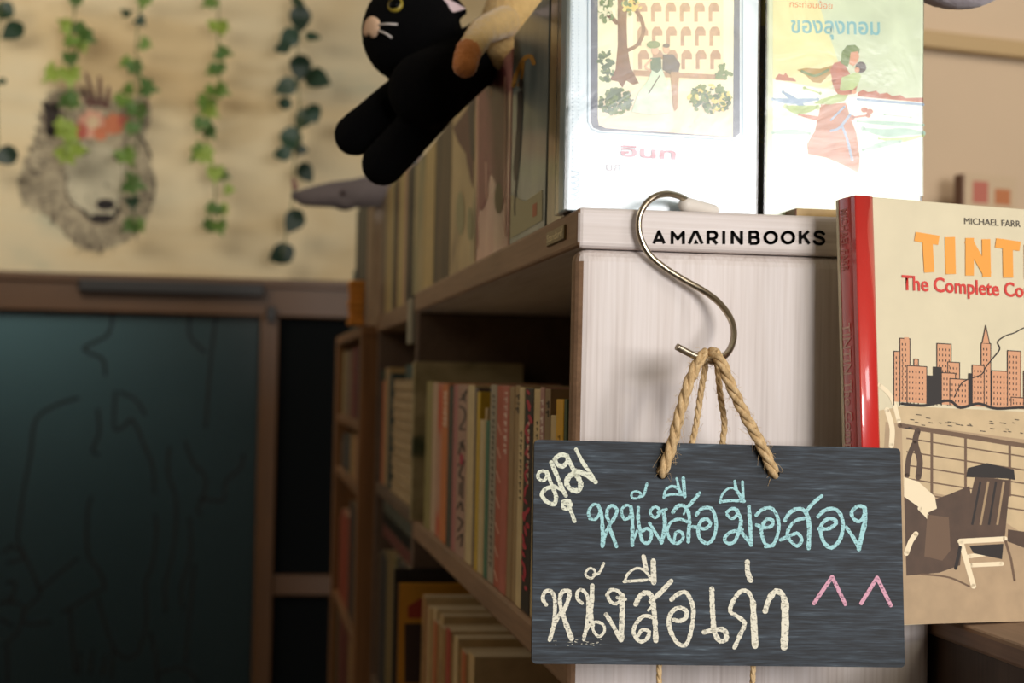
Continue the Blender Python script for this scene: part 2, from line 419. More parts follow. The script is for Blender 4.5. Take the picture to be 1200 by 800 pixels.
# ------------------------------------------------------------------ animal head sticker on the back wall
wc = atY(105, 200, YB-0.002)
stk = thing('wall_sticker', 'printed wolf head wearing a flower crown stuck on the stained wall above the door', 'wall sticker', (wc.x, YB-0.001, wc.z))
fr = Frame((0, YB-0.001, 0), (0, -1, 0), off=0.0, step=0.00004)
def K5(l): return [(10+u/3.478, 70+v/3.478) for u, v in l]
OUT = [(200,125),(150,170),(120,270),(95,350),(60,430),(40,510),(60,580),(120,620),(160,640),(210,690),(250,730),(300,770),(370,780),(440,760),(490,730),(540,690),(570,640),(590,560),(595,500),(580,420),(550,350),(570,270),(575,170),(520,150),(430,170),(350,150),(270,120)]
bm = newbm(); fr.poly(bm, [tuple(p.xy) for p in smooth_path([(x, y, 0) for x, y in K5(OUT)], 3, True)]); 
obj('head_print', bm, mat('print_ground', (166, 154, 128), 0.85, var=0.14, vscale=10), stk)
bm = newbm(); fr.poly(bm, [tuple(p.xy) for p in smooth_path([(x, y, 0) for x, y in K5([(250,330),(330,345),(440,370),(480,430),(465,540),(440,640),(380,660),(310,630),(250,560),(232,450)])], 4, True)])
obj('muzzle_print', bm, mat('print_pale', (188, 180, 154), 0.85, var=0.12, vscale=12), stk)
bm = newbm(); fr.poly(bm, [tuple(p.xy) for p in smooth_path([(x, y, 0) for x, y in K5([(150,200),(185,165),(205,200),(200,280),(165,315),(145,270)])], 4, True)]); obj('ear_print', bm, mat('print_dark', (84, 70, 60), 0.85), stk)
bm = newbm(); cx, cy = 360, 470
import itertools
def inside(x, y, P=OUT):
    c = False
    for (x1, y1), (x2, y2) in zip(P, P[1:]+P[:1]):
        if (y1 > y) != (y2 > y) and x < (x2-x1)*(y-y1)/(y2-y1)+x1: c = not c
    return c
fr.k += 1
for i in range(1500):
    x = random.uniform(40, 595); y = random.uniform(130, 785)
    if not inside(x, y): continue
    d = math.hypot((x-cx)/235, (y-cy)/310)
    if d < 0.48 and random.random() < 0.82: continue
    if d < 0.75 and random.random() < 0.35: continue
    a = math.atan2(y-cy, x-cx)+random.uniform(-0.5, 0.5); L = random.uniform(14, 40)
    if y > 600: a = PI/2+random.uniform(-0.5, 0.5)
    fr.line(bm, K5([(x, y), (x+L*math.cos(a), y+L*math.sin(a))]), random.uniform(0.8, 1.8), 0, False, False, taper=lambda t: 1.1-t); fr.k -= 1
fr.k += 1
obj('fur_lines', bm, mat('ink_grey', (84, 74, 64), 0.85), stk)
for l, wd in [([(240,470),(232,540),(265,590),(310,620)], 2.0), ([(310,620),(340,652),(385,662),(430,642),(452,605)], 5.0), ([(480,340),(460,400),(470,470),(455,540),(450,600)], 1.4), ([(150,180),(170,240),(165,300)], 8), ([(190,190),(195,250),(180,300)], 10), ([(590,470),(596,520),(585,580)], 2.2), ([(580,400),(555,340),(520,300)], 3)]:
    bm = newbm(); fr.line(bm, K5(l), wd); obj('ink_line', bm, mat('ink', (46, 38, 34), 0.85), stk)
for nm_, c, rx, ry in [('eye',(302,374),26,12), ('eye',(446,400),20,11), ('nose',(395,590),40,24), ('mouth',(385,640),46,13)]:
    bm = newbm(); q = K5([c])[0]; fr.disc(bm, q, rx/3.478, ry/3.478); obj(nm_, bm, mat('ink_dark', (34, 28, 28), 0.85), stk)
bm = newbm()
for c, r, m in [((340,262),58,0), ((430,262),44,1), ((290,292),34,2), ((375,300),30,1), ((262,165),38,3), ((345,255),26,3), ((470,250),24,2)]:
    for k in range(7):
        a = 2*PI*k/7; q = K5([(c[0]+r*0.5*math.cos(a), c[1]+r*0.5*math.sin(a))])[0]; fr.disc(bm, q, r*0.55/3.478, r*0.42/3.478, m, 12, a); 
obj('flower_crown', bm, [mat('petal_pink', (214, 160, 136), 0.85), mat('petal_coral', (196, 118, 84), 0.85), mat('petal_red', (176, 92, 78), 0.85), mat('petal_cream', (222, 196, 158), 0.85)], stk)
bm = newbm()
for l in [[(350,190),(335,120),(315,55)], [(375,190),(372,120),(370,68)], [(395,200),(405,150),(408,108)], [(330,190),(312,150),(300,110)], [(560,200),(562,160)]]:
    bm = newbm(); fr.line(bm, K5(l), 7, caps=False, taper=lambda t: 1.0-0.55*t); obj('feather', bm, mat('feather_print', (98, 66, 58), 0.85), stk)

# ------------------------------------------------------------------ hanging ivy
def vine(px_list, label, leafpos, leafmats, shape, size, y=YB-0.16):
    top = atY(px_list[0][0], px_list[0][1], y); 
    root = thing('ivy_vine', label, 'hanging plant', (top.x, y, 3.15), group=None)
    pts = [Vector((top.x, y, 3.15))]+[atY(p[0], p[1], y+0.01*math.sin(i*2.1)) for i, p in enumerate(px_list)]
    bm = newbm(); tube(bm, smooth_path(pts, 5), 0.0028, 6); obj('stem', bm, mat('vine_stem', (86, 92, 50), 0.7), root)
    bm = newbm()
    for i, (lx, ly, s, a) in enumerate(leafpos):
        c = atY(lx, ly, y-0.03+0.05*random.random()); sz = size*s*0.88
        if shape == 'ivy': prof = [(0,0),(0.28,-0.14),(0.55,-0.02),(0.42,0.22),(0.5,0.5),(0.22,0.55),(0,1.0),(-0.22,0.55),(-0.5,0.5),(-0.42,0.22),(-0.55,-0.02),(-0.28,-0.14)]
        else: prof = [(0,0),(0.2,0.08),(0.38,0.3),(0.36,0.55),(0.2,0.8),(0,1.0),(-0.2,0.8),(-0.36,0.55),(-0.38,0.3),(-0.2,0.08)]
        tilt = random.uniform(-0.6, 0.6); yaw = random.uniform(-0.5, 0.5)
        R = Matrix.Rotation(yaw, 3, 'Z') @ Matrix.Rotation(tilt, 3, 'X') @ Matrix.Rotation(-a, 3, 'Y')
        mid = bm.verts.new(c+R @ Vector((0, 0.10*sz, 0)))
        vs_ = []
        for x, z in prof:
            vs_.append(bm.verts.new(c+R @ Vector((x*sz, 0.12*sz*abs(x)*2-0.1*sz*z*z, (z-0.45)*sz))))
        mi = random.randrange(len(leafmats))
        for k in range(len(vs_)):
            f = bm.faces.new((mid, vs_[k], vs_[(k+1) % len(vs_)])); f.material_index = mi
    obj('foliage', bm, leafmats, root)
    return root
LG = [mat('ivy_green', (92, 120, 44), 0.6), mat('ivy_light', (128, 148, 58), 0.6), mat('ivy_mid', (70, 100, 42), 0.6)]
DG = [mat('leaf_dark', (34, 58, 38), 0.5), mat('leaf_darker', (26, 46, 32), 0.5), mat('leaf_teal', (40, 66, 48), 0.5)]
D = math.radians
vine([(4,-20),(-4,60),(-2,190)], 'dark leafy vine mostly cut off by the left edge of the view', [(16,36,1.2,2.2),(6,12,1.1,2.6),(8,182,1.2,1.9),(2,95,.5,2.2)], DG, 'oval', 0.085)
vine([(90,-10),(84,40),(83,90),(80,130),(76,185)], 'pale green ivy strand hanging over the wolf head left ear', [(75,28,.9,1.2),(92,36,1,3.5),(104,45,1,4.4),(82,50,.9,2.9),(97,55,.8,3.6),(83,72,.9,3.3),(58,88,1.1,2.4),(82,92,1.1,3.2),(88,120,1,4.2),(75,120,.9,2.2),(72,152,1.1,2.4),(84,158,1.1,4),(80,182,1.3,3.8),(95,175,.9,4.6),(88,3,.8,3)], LG, 'ivy', 0.075)
vine([(165,-10),(160,50),(160,90),(164,130),(158,200),(158,265)], 'thin green ivy strand hanging across the wolf head right ear', [(168,2,1,3),(150,14,.7,5),(166,26,.7,4),(172,52,.8,4.4),(146,74,.9,2.4),(160,82,1,3.6),(176,104,1.1,4.6),(148,106,.8,2),(143,120,1.1,2.8),(162,132,1.3,3.3),(154,152,1,3),(150,185,1.2,3.6),(160,216,1.3,4.4),(155,240,.9,3.2),(150,266,.9,2.2),(164,266,.9,4)], [LG[2], LG[0], DG[0]], 'ivy', 0.07)
vine([(256,-10),(256,60),(258,90),(246,120),(240,160),(250,195),(252,240),(250,268)], 'bright green ivy strand hanging alone mid wall beside the wolf head', [(244,3,1,2.2),(258,34,1.3,3.3),(264,62,1.1,4.4),(256,82,1,3.2),(246,84,.7,2),(262,107,1,4.4),(247,108,1,2.6),(240,125,1.2,2.8),(250,132,1,4.1),(234,147,1.1,2.8),(248,157,.9,3.9),(231,182,1.2,2.3),(243,184,1.2,3.9),(252,206,1.1,3.2),(264,206,.8,4.3),(270,222,.7,4.6),(248,246,1.1,2.6),(262,247,.9,4),(242,264,.9,1.8),(258,268,1,3.5)], LG, 'ivy', 0.066)
vine([(350,-10),(348,60),(350,110),(352,150),(345,190),(342,240),(330,300)], 'dark broad-leaved vine hanging beside the grey plush snout', [(350,3,1,3.2),(352,20,1.5,3.2),(340,44,1.3,2.4),(332,56,.9,1.8),(366,42,.9,4.2),(352,78,1.5,3.1),(371,92,1.5,4.5),(336,101,1.3,2.1),(334,121,.9,1.5),(356,138,1.3,2.7),(368,132,1.1,3.5),(341,162,1.5,3),(332,180,1,1.8),(352,175,.8,4.6),(358,201,1.2,3.8),(345,258,1.4,2.6),(331,297,1.5,2.1)], DG, 'oval', 0.078)

# ------------------------------------------------------------------ bookshelves
shelf = thing('bookshelf', 'pale oak bookshelf whose end panel holds the hook and chalkboard', 'bookshelf', (XS, Y0, 0))
pt = 0.026
bm = newbm(); box(bm, (XP+0.0, Y0+0.0005, 0.0), (XR, Y0+pt, ZB), 0.009, seg=4); ep = obj('end_panel', bm, [M_oak_v, M_band], shelf)
for p in ep.data.polygons:
    if p.normal.x < -0.55: p.material_index = 1
bm = newbm(); box(bm, (XS, Y0, ZB+0.0004), (XR, Y1, ZT), 0.004, seg=3); top = obj('top_board', bm, M_oak_x, shelf)
top.data.materials.append(M_oak_y); top.data.materials.append(M_band)
for p in top.data.polygons:
    if abs(p.normal.y) < 0.7: p.material_index = 2 if p.normal.x < -0.55 else 1
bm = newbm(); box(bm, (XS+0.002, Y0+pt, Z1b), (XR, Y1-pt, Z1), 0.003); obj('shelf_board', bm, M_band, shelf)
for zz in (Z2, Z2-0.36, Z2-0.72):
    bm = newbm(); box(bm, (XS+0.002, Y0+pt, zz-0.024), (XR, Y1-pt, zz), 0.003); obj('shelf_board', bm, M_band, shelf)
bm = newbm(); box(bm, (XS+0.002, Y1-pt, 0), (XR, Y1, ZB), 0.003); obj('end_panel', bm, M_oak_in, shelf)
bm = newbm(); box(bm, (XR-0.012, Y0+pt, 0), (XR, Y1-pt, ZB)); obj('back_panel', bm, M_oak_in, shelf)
# raised lettering on the top board's end
fr = Frame((0, Y0, 0), (0, -1, 0), off=0.0003, step=0.00002); bm = newbm()
def KA(l): return [(755+u/5.4545, 255+v/5.4545) for u, v in l]
SW = 3.5
for l in [[(60,166),(93,88),(128,166)], [(76,144),(112,144)], [(178,169),(178,92),(214,136),(250,92),(250,169)], [(286,167),(321,91),(335,91),(371,167)],
          [(408,169),(408,91),(443,91),(458,98),(463,113),(458,127),(443,135),(408,135)], [(438,136),(464,168)], [(508,84),(508,169)], [(562,169),(562,90),(621,165),(621,84)],
          [(675,165),(675,91),(712,91),(724,99),(724,117),(712,126),(675,126)], [(675,126),(714,126),(729,136),(729,155),(716,165),(675,165)],
          [(996,84),(996,169)], [(1050,86),(1000,132)], [(1020,120),(1054,168)]]:
    fr.seg(bm, KA(l), SW)
for c in ((808,127), (918,127)):
    fr.seg(bm, KA([(c[0]+37*math.cos(2*PI*k/28), c[1]+35*math.sin(2*PI*k/28)) for k in range(28)]), SW, closed=True)
fr.line(bm, KA([(1146,104),(1128,92),(1104,92),(1092,104),(1098,118),(1118,126),(1140,136),(1146,152),(1132,166),(1104,166),(1086,152)]), SW)
fr.poly(bm, KA([(330,138),(346,168),(316,168)]))
obj('sign_lettering', bm, mat('black_vinyl', (16, 14, 13), 0.9), top)
# brass plate on the left edge
a = atX(643, 283, XS); b = atX(664, 262, XS); bm = newbm()
box(bm, (XS-0.002, min(a.y, b.y), atX(664, 280, XS).z), (XS+0.001, max(a.y, b.y), atX(664, 262.5, XS).z), 0.0008)
plate = obj('name_plate', bm, mat('aged_brass', (120, 104, 72), 0.35, 0.8), shelf)
bm = text_mesh('Standard', 0.0085)
ws = max(v.co.x for v in bm.verts); Lp = abs(a.y-b.y)*0.86; zc = (plate.bound_box[0][2]+plate.bound_box[1][2])/2
ym = max(a.y, b.y)-abs(a.y-b.y)*0.07; zc = (atX(664,280,XS).z+atX(664,262.5,XS).z)/2-0.003
for v in bm.verts: v.co = Vector((XS-0.0026, ym-v.co.x*Lp/ws, zc+v.co.y))
obj('plate_lettering', bm, mat('brass_letters', (226, 212, 170), 0.4, 0.3), plate)

# second unit
YU2 = atX(437, 480, XS).y
s2 = thing('bookshelf', 'pale oak bookshelf joined behind the first, in the dim middle of the row', 'bookshelf', (XS, Y1+0.004, 0))
za = ZT-0.006
def b2(name, lo, hi, m, bev=0.003):
    bm = newbm(); box(bm, lo, hi, bev); return obj(name, bm, m, s2)
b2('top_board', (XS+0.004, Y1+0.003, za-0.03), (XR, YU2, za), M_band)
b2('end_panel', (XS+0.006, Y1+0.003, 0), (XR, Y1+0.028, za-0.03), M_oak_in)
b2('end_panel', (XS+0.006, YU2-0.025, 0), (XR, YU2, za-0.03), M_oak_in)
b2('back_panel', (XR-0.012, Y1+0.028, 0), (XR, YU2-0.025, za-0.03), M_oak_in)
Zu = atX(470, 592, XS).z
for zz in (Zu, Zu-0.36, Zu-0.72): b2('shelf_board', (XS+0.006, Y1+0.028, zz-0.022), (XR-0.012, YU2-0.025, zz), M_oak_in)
bm = newbm(); a = atX(479, 366, XS); yy = a.y
box(bm, (XS-0.004, Y1+0.01, za-0.068), (XS+0.0035, Y1+0.07, za-0.001), 0.002); obj('label_holder', bm, mat('label_white', (150, 144, 126), 0.6), s2)

# warm pine bookcase further back
XB = XS-0.025; YB1 = YU2+0.01; YB2 = atX(391.5, 500, XB).y
s3 = thing('bookcase', 'warm orange-brown wooden bookcase at the far end of the row', 'bookcase', (XB, YB1, 0))
zc3 = atX(437, 374, XB).z
def b3(name, lo, hi):
    bm = newbm(); box(bm, lo, hi, 0.003); return obj(name, bm, M_pine, s3)
b3('top_board', (XB, YB1, zc3-0.022), (XR, YB2, zc3)); b3('side_panel', (XB, YB1, 0), (XR, YB1+0.03, zc3-0.022)); b3('side_panel', (XB, YB2-0.07, 0), (XR, YB2, zc3-0.022))
b3('back_panel', (XR-0.012, YB1+0.03, 0), (XR, YB2-0.07, zc3-0.022))
Z3 = [atX(425, 498, XB).z, atX(425, 580, XB).z]; Z3 += [Z3[1]-0.30, Z3[1]-0.62]
for zz in Z3: b3('shelf_board', (XB+0.004, YB1+0.03, zz-0.02), (XR-0.012, YB2-0.07, zz))

# low bookcase coming towards the viewer on the right
bo = Vector((0.4245, 1.1059, 1.4864))
ZR = 1.4845; XU = atY(1099, 775, Y0).x+0.001
s4 = thing('bookcase', 'dark brown low bookcase under the big hardcover at the right', 'bookcase', (XU, 0.5, 0))
bm = newbm(); box(bm, (XU-0.004, 0.62, ZR-0.016), (XU+0.42, Y0+0.22, ZR), 0.003); obj('top_board', bm, M_walnut_lit, s4)
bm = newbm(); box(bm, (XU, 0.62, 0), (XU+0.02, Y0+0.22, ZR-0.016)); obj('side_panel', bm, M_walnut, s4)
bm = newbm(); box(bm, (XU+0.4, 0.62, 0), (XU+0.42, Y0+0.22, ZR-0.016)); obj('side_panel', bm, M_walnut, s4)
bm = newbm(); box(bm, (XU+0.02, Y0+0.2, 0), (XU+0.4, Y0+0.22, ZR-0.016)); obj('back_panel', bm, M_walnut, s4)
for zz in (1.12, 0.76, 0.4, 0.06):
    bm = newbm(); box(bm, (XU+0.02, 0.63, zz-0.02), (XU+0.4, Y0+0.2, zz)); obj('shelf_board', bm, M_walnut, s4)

# ------------------------------------------------------------------ S hook
hk = [(826,245,.026),(808,236,.021),(795,229.5,.013),(782,227,.004),(768,230,-.003),(756,240,-.0062),(749,256,-.0068),(750,276,-.0068),(760,297,-.0068),(778,313,-.0075),(800,327,-.009),(825,341,-.012),(843,355,-.018),(856,373,-.026),(860,390,-.036),(857,406,-.048),(849,417,-.060),(836,423,-.069),(820,419,-.074),(806,413,-.076),(793,406,-.078)]
HP = [atY(x, y, Y0+dy) for x, y, dy in hk]
hook = thing('s_hook', 'brushed steel S hook over the top board of the oak shelf', 'hook', HP[0])
bm = newbm(); tube(bm, smooth_path(HP, 7), 0.0024, 16); obj('wire', bm, mat('brushed_steel', (178, 166, 146), 0.28, 1.0, bump=0.05, bscale=900), hook)
bm = newbm(); a = atY(804, 240, Y0+.020); b = atY(836, 250, Y0+.030); a.z = max(a.z, ZT+0.006); b.z = ZT+0.0045
capsule(bm, a, b, 0.0058, 0.0042); obj('tip_cap', bm, mat('white_plastic', (214, 206, 196), 0.5), hook)

# ------------------------------------------------------------------ chalkboard
Yc = 1.103
Rb = Matrix.Rotation(math.radians(-3.19), 3, 'Z') @ Matrix.Rotation(math.radians(-7.33), 3, 'X') @ Matrix.Rotation(math.radians(0.34), 3, 'Y')
sc = Yc/1.15; bc = CAM+(Vector((0.33033, 1.15, 1.61018))-CAM)*sc; BW = 0.26528*sc; BH = 0.15507*sc
Mb = Matrix.Translation(bc) @ Rb.to_4x4()
board = thing('chalkboard_sign', 'small black chalkboard with Thai writing hanging on twine from the hook', 'chalkboard', matrix=Mb)
M_board = ramp_mat('black_stained_ply', [(0.34, (12, 15, 19)), (0.45, (28, 33, 40)), (0.53, (40, 48, 57)), (0.60, (54, 64, 74)), (0.70, (92, 106, 116))], (18, 60, 330), 0.70, 8, (60, 600, 800), 0.4)
th = 0.005
bm = bmesh.new()
def rrect(w0, w1, h0, h1, r, n=5):
    out = []
    for cx_, cz_, a0 in ((w1-r, h1-r, 0), (w0+r, h1-r, 90), (w0+r, h0+r, 180), (w1-r, h0+r, 270)):
        for k in range(n+1):
            a = math.radians(a0+90*k/n); out.append((cx_+r*math.cos(a), cz_+r*math.sin(a)))
    return out
def slab(bm, outline, y0, y1, mi=0):
    A = [bm.verts.new((x, y0, z)) for x, z in outline]; B = [bm.verts.new((x, y1, z)) for x, z in outline]
    n = len(A)
    for f in (A, list(reversed(B))): bm.faces.new(f).material_index = mi
    for k in range(n): bm.faces.new((A[k], B[k], B[(k+1) % n], A[(k+1) % n])).material_index = mi
slab(bm, rrect(-BW/2, BW/2, -BH, 0, 0.003), 0, th)
bmesh.ops.recalc_face_normals(bm, faces=bm.faces)
obj('panel', bm, M_board, board, world=False)
nb = (Rb @ Vector((0, -1, 0))).normalized()
fr = Frame(bc, nb, off=0.00012, step=0.000003)
def C1(l): return [(620+u/5, 510+v/5) for u, v in l]
def C2(l): return [(820+u/5, 550+v/5) for u, v in l]
def C3(l): return [(620+u/5, 640+v/5) for u, v in l]
def C4(l): return [(820+u/5, 640+v/5) for u, v in l]
bm = newbm()
for l, wd in [([(50,240),(60,215),(90,210),(105,235),(85,265),(58,255),(50,235)],17), ([(105,212),(122,262),(138,300)],18), ([(140,300),(100,312),(75,345),(100,385),(145,402),(158,360),(140,308)],22), ([(130,158),(165,240),(190,300),(215,352)],22), ([(145,295),(200,325)],16),
          ([(150,140),(180,115),(215,118),(226,150),(195,182),(165,168),(150,142)],22), ([(222,120),(250,180),(272,222)],24), ([(270,222),(235,240),(220,280),(245,315),(290,322),(302,280),(280,235)],26), ([(265,205),(330,228),(390,272)],24), ([(275,82),(310,150),(350,210),(388,274)],20),
          ([(198,388),(230,382),(245,405),(225,430),(198,420),(202,395),(225,405)],18), ([(232,415),(250,455),(266,502)],20)]:
    fr.line(bm, C1(l), wd/5*1.12, jitter=0.17)
obj('corner_chalk_lettering', bm, chalk_mat('chalk_white', (234, 236, 216)), board)
bm = newbm()
for l, wd in [([(350,472),(350,440),(380,403),(410,418),(415,450),(390,490),(355,488)],15), ([(405,410),(425,470),(430,560),(430,648)],20), ([(432,640),(450,570),(472,520),(455,470),(465,425),(490,412),(515,440),(495,490),(470,530),(490,590),(512,650)],18),
          ([(545,470),(545,430),(575,408),(600,430),(590,475),(560,492),(545,465)],15), ([(597,420),(605,500),(605,642)],20), ([(605,630),(632,560)],14), ([(640,422),(640,500),(655,560),(690,545),(717,575),(700,628),(665,620),(650,568)],18),
          ([(600,355),(605,335),(635,328),(655,345),(640,366),(608,368),(598,352)],12), ([(648,358),(672,348),(690,283)],14),
          ([(710,440),(735,418),(760,430),(765,455),(740,482),(713,462),(710,440)],15), ([(755,452),(805,432)],14), ([(785,440),(795,500),(790,570),(775,628)],20), ([(775,625),(740,570),(705,513)],15),
          ([(843,450),(870,415),(905,412),(930,440),(940,500),(935,560),(933,622)],20), ([(925,425),(960,385),(998,338)],18), ([(932,508),(880,490),(830,510),(810,560),(830,615),(870,632),(902,600),(890,565),(860,570),(850,612)],16), ([(905,462),(920,430)],10),
          ([(790,365),(800,320),(835,298),(870,310),(902,348)],14), ([(790,357),(840,345),(915,350)],13), ([(865,252),(880,320),(892,342)],14), ([(903,250),(912,358)],18),
          ([(980,465),(1010,430),(1060,425),(1085,460),(1096,530),(1080,600),(1045,632),(1005,610),(990,560),(1005,505),(1040,490),(1062,520),(1030,547),(1000,540),(958,535)],18)]:
    fr.line(bm, C1(l), wd/5*1.12, jitter=0.17)
for l, wd in [([(158,250),(190,228),(222,240),(215,270),(185,287),(160,265)],16), ([(215,240),(240,290),(235,340),(222,368)],20), ([(228,355),(175,370),(145,405),(165,432),(200,425),(225,380),(248,350)],18), ([(240,362),(300,438)],18), ([(288,218),(295,330),(300,442)],20),
          ([(120,193),(130,150),(165,113),(205,113),(240,150),(256,182)],12), ([(118,190),(180,182),(262,186)],14), ([(205,68),(215,120),(242,168)],15), ([(250,72),(256,188)],16),
          ([(330,268),(365,235),(415,225),(450,265),(463,330),(450,400),(425,442),(385,437),(363,380),(365,330),(395,292),(428,300),(420,330),(385,340),(332,325)],18), ([(383,452),(432,446)],14),
          ([(498,298),(530,250),(580,230),(620,250),(640,320),(640,400),(637,460)],22), ([(622,248),(660,200),(714,155)],18), ([(612,285),(560,300),(525,340),(513,388),(545,432),(575,447),(597,410),(575,375),(545,380),(473,412)],18),
          ([(693,275),(730,240),(790,230),(830,275),(837,350),(815,420),(770,457),(730,430),(708,370),(715,320),(755,288),(797,300),(790,325),(750,347),(697,347)],20),
          ([(905,230),(930,213),(967,225),(965,260),(940,302),(905,292),(888,255),(905,228)],18), ([(965,225),(968,300),(950,380),(932,465)],24), ([(932,462),(900,400),(858,338)],18)]:
    fr.line(bm, C2(l), wd/5*1.12, jitter=0.17)
obj('blue_chalk_lettering', bm, chalk_mat('chalk_blue', (174, 222, 226)), board)
bm = newbm()
for l, wd in [([(100,342),(80,305),(95,265),(130,265),(150,310),(150,400),(140,480),(120,548)],20), ([(135,490),(165,420),(192,378)],20), ([(190,380),(180,310),(197,265),(235,265),(230,310),(207,370),(192,390)],22), ([(192,375),(215,450),(248,540)],26),
          ([(310,332),(282,305),(285,265),(310,255),(340,290),(345,350),(340,440),(320,545)],18), ([(320,525),(352,460)],16), ([(370,230),(366,330),(360,400),(372,462)],24), ([(345,468),(390,442),(435,460),(440,500),(410,528),(380,500),(368,455)],15),
          ([(345,182),(330,160),(350,130),(380,135),(385,165),(365,187),(340,178)],13), ([(378,165),(410,155),(437,100)],15),
          ([(455,285),(480,255),(520,262),(545,300),(510,335),(475,322),(460,288)],18), ([(515,300),(565,310)],16), ([(545,290),(545,400),(538,545)],30), ([(535,545),(490,460),(450,398)],22),
          ([(625,338),(650,290),(690,270),(720,300),(730,360),(738,450),(742,552)],26), ([(712,322),(770,270),(832,203)],24), ([(722,415),(670,408),(625,455),(613,510),(650,557),(690,540),(702,500),(665,488),(640,520)],20), ([(698,374),(720,350)],14),
          ([(560,208),(580,160),(630,128),(680,145),(722,203)],14), ([(556,206),(640,200),(730,194)],16), ([(670,58),(686,140)],22), ([(727,85),(730,212)],26),
          ([(833,312),(870,280),(915,268),(945,310),(962,370),(955,460),(940,530),(915,578),(870,567),(830,500),(818,430),(840,380),(880,360),(922,380),(915,420),(880,437),(848,430)],22)]:
    fr.line(bm, C3(l), wd/5*1.12, jitter=0.17)
for l, wd in [([(70,248),(72,330),(78,430),(85,500),(115,552),(152,545),(150,500),(115,485),(25,502)],26), ([(203,592),(235,520),(262,450),(220,410),(178,380),(195,320),(240,263),(285,270),(310,330),(315,430),(324,582)],22), ([(312,330),(316,430),(324,582)],32), ([(278,92),(280,150),(298,198)],28), ([(383,378),(405,310),(445,263),(485,285),(500,350),(500,450),(493,588)],30), ([(498,330),(500,450),(494,588)],38)]:
    fr.line(bm, C4(l), wd/5*1.12, jitter=0.17)
for k in range(26):
    x = random.uniform(70, 480); y = random.uniform(545, 580); fr.line(bm, C3([(x, y), (x+random.uniform(4, 16), y+1)]), 0.5, 0, False, False)
obj('white_chalk_lettering', bm, chalk_mat('chalk_cream', (238, 233, 214)), board)
bm = newbm()
for l in ([(668,333),(720,250),(775,178),(810,250),(852,338)], [(945,333),(990,260),(1038,183),(1070,250),(1118,345)]): fr.seg(bm, C4([l[0], l[2]]), 4.6, caps=True); fr.seg(bm, C4([l[2], l[4]]), 4.6, caps=True)
obj('pink_chalk_marks', bm, chalk_mat('chalk_pink', (226, 170, 190)), board)
# chalk haze wiped along the board's right half and lower edge
bm = newbm()
for c, rx, ry in [((907,555),9,6), ((776,556),9,6)]:
    bm = newbm(); fr.disc(bm, c, rx*0.72, ry*0.9); obj('drilled_hole', bm, mat('hole_dark', (14, 12, 11), 0.9), board)

# twine: three-ply, fuzzy
M_tw = ramp_mat('jute', [(0.3, (160, 130, 88)), (0.5, (200, 168, 122)), (0.7, (224, 198, 156))], (300, 300, 120), 0.9, 4, (1600, 1600, 500), 0.4)
def rope(bm, pts, R, fib=60):
    p = smooth_path(pts, 14); N = len(p); s = 0.0; prev = None
    strands = [[], [], []]; acc = []
    for i in range(N):
        if i: s += (p[i]-p[i-1]).length
        t = (p[min(i+1, N-1)]-p[max(i-1, 0)]).normalized()
        a = (Vector((0.3, 0.9, 0.1)) if prev is None else prev); a = (a-a.dot(t)*t).normalized(); prev = a; b = t.cross(a)
        for k in range(3):
            ph = 2*PI*k/3 - s/(R*7.5)*2*PI*0.9
            strands[k].append(p[i]+(a*math.cos(ph)+b*math.sin(ph))*R*0.46)
    for k in range(3): tube(bm, strands[k], R*0.56, 8)
    cum = [0.0]
    for i in range(1, N): cum.append(cum[-1]+(p[i]-p[i-1]).length)
    for _ in range(fib):
        q_ = random.random()*cum[-1]; i = min(max(next(k for k in range(N) if cum[k] >= q_), 1), N-2); t = (p[i+1]-p[i-1]).normalized()
        dvec = Vector((random.gauss(0, 1), random.gauss(0, 1), random.gauss(0, 1))); dvec -= dvec.dot(t)*t; dvec.normalize()
        L = R*random.uniform(0.35, 1.1); q = p[i]+dvec*R*0.8
        tube(bm, [q, q+(dvec*0.5+t*random.uniform(-1, 1))*L, q+(dvec*0.9+t*random.uniform(-1.2, 1.2))*L*1.3+Vector((0, 0, -0.3*L))], 0.00010, 4, caps=False)
Yh = Y0-0.070
def onb(px, py, off): return atP(px, py, bc, nb)+nb*off
bm = newbm()
rope(bm, [atY(823,424,Yh+.010), atY(826,414,Yh+.003), atY(818,424,Yh-.006), atY(806,452,Yh-.008), atY(795,490,Yh-.0075), onb(786,521,.0050), onb(779,543,.0040), onb(776,553,.001), onb(776,558,-.012)], 0.0040, 200)
rope(bm, [atY(838,424,Yh+.010), atY(834,413,Yh+.002), atY(845,424,Yh-.006), atY(855,448,Yh-.008), atY(873,486,Yh-.0075), onb(890,522,.0050), onb(901,544,.0040), onb(906,554,.001), onb(909,559,-.012)], 0.0040, 200)
obj('front_twine', bm, M_tw, board)
bm = newbm()
rope(bm, [atY(822,414,Yh-.004), atY(828,413,Yh+.003), atY(826,432,Yh+.009), atY(821,462,Yh+.011), atY(816,496,Yh+.011), onb(813,522,-.011), onb(800,545,-.0095), onb(776,556,-.008)], 0.0023, 90)
rope(bm, [atY(842,414,Yh-.004), atY(838,412,Yh+.003), atY(841,432,Yh+.009), atY(844,462,Yh+.011), atY(849,496,Yh+.011), onb(852,522,-.011), onb(870,545,-.0095), onb(906,557,-.008)], 0.0023, 90)
rope(bm, [onb(776,560,-.009), onb(777,660,-.008), onb(775,780,-.0075), onb(774,840,-.007)], 0.0021, 40)
rope(bm, [onb(906,560,-.009), onb(895,660,-.008), onb(886,780,-.0075), onb(884,840,-.007)], 0.0021, 40)
obj('back_twine', bm, M_tw, board)

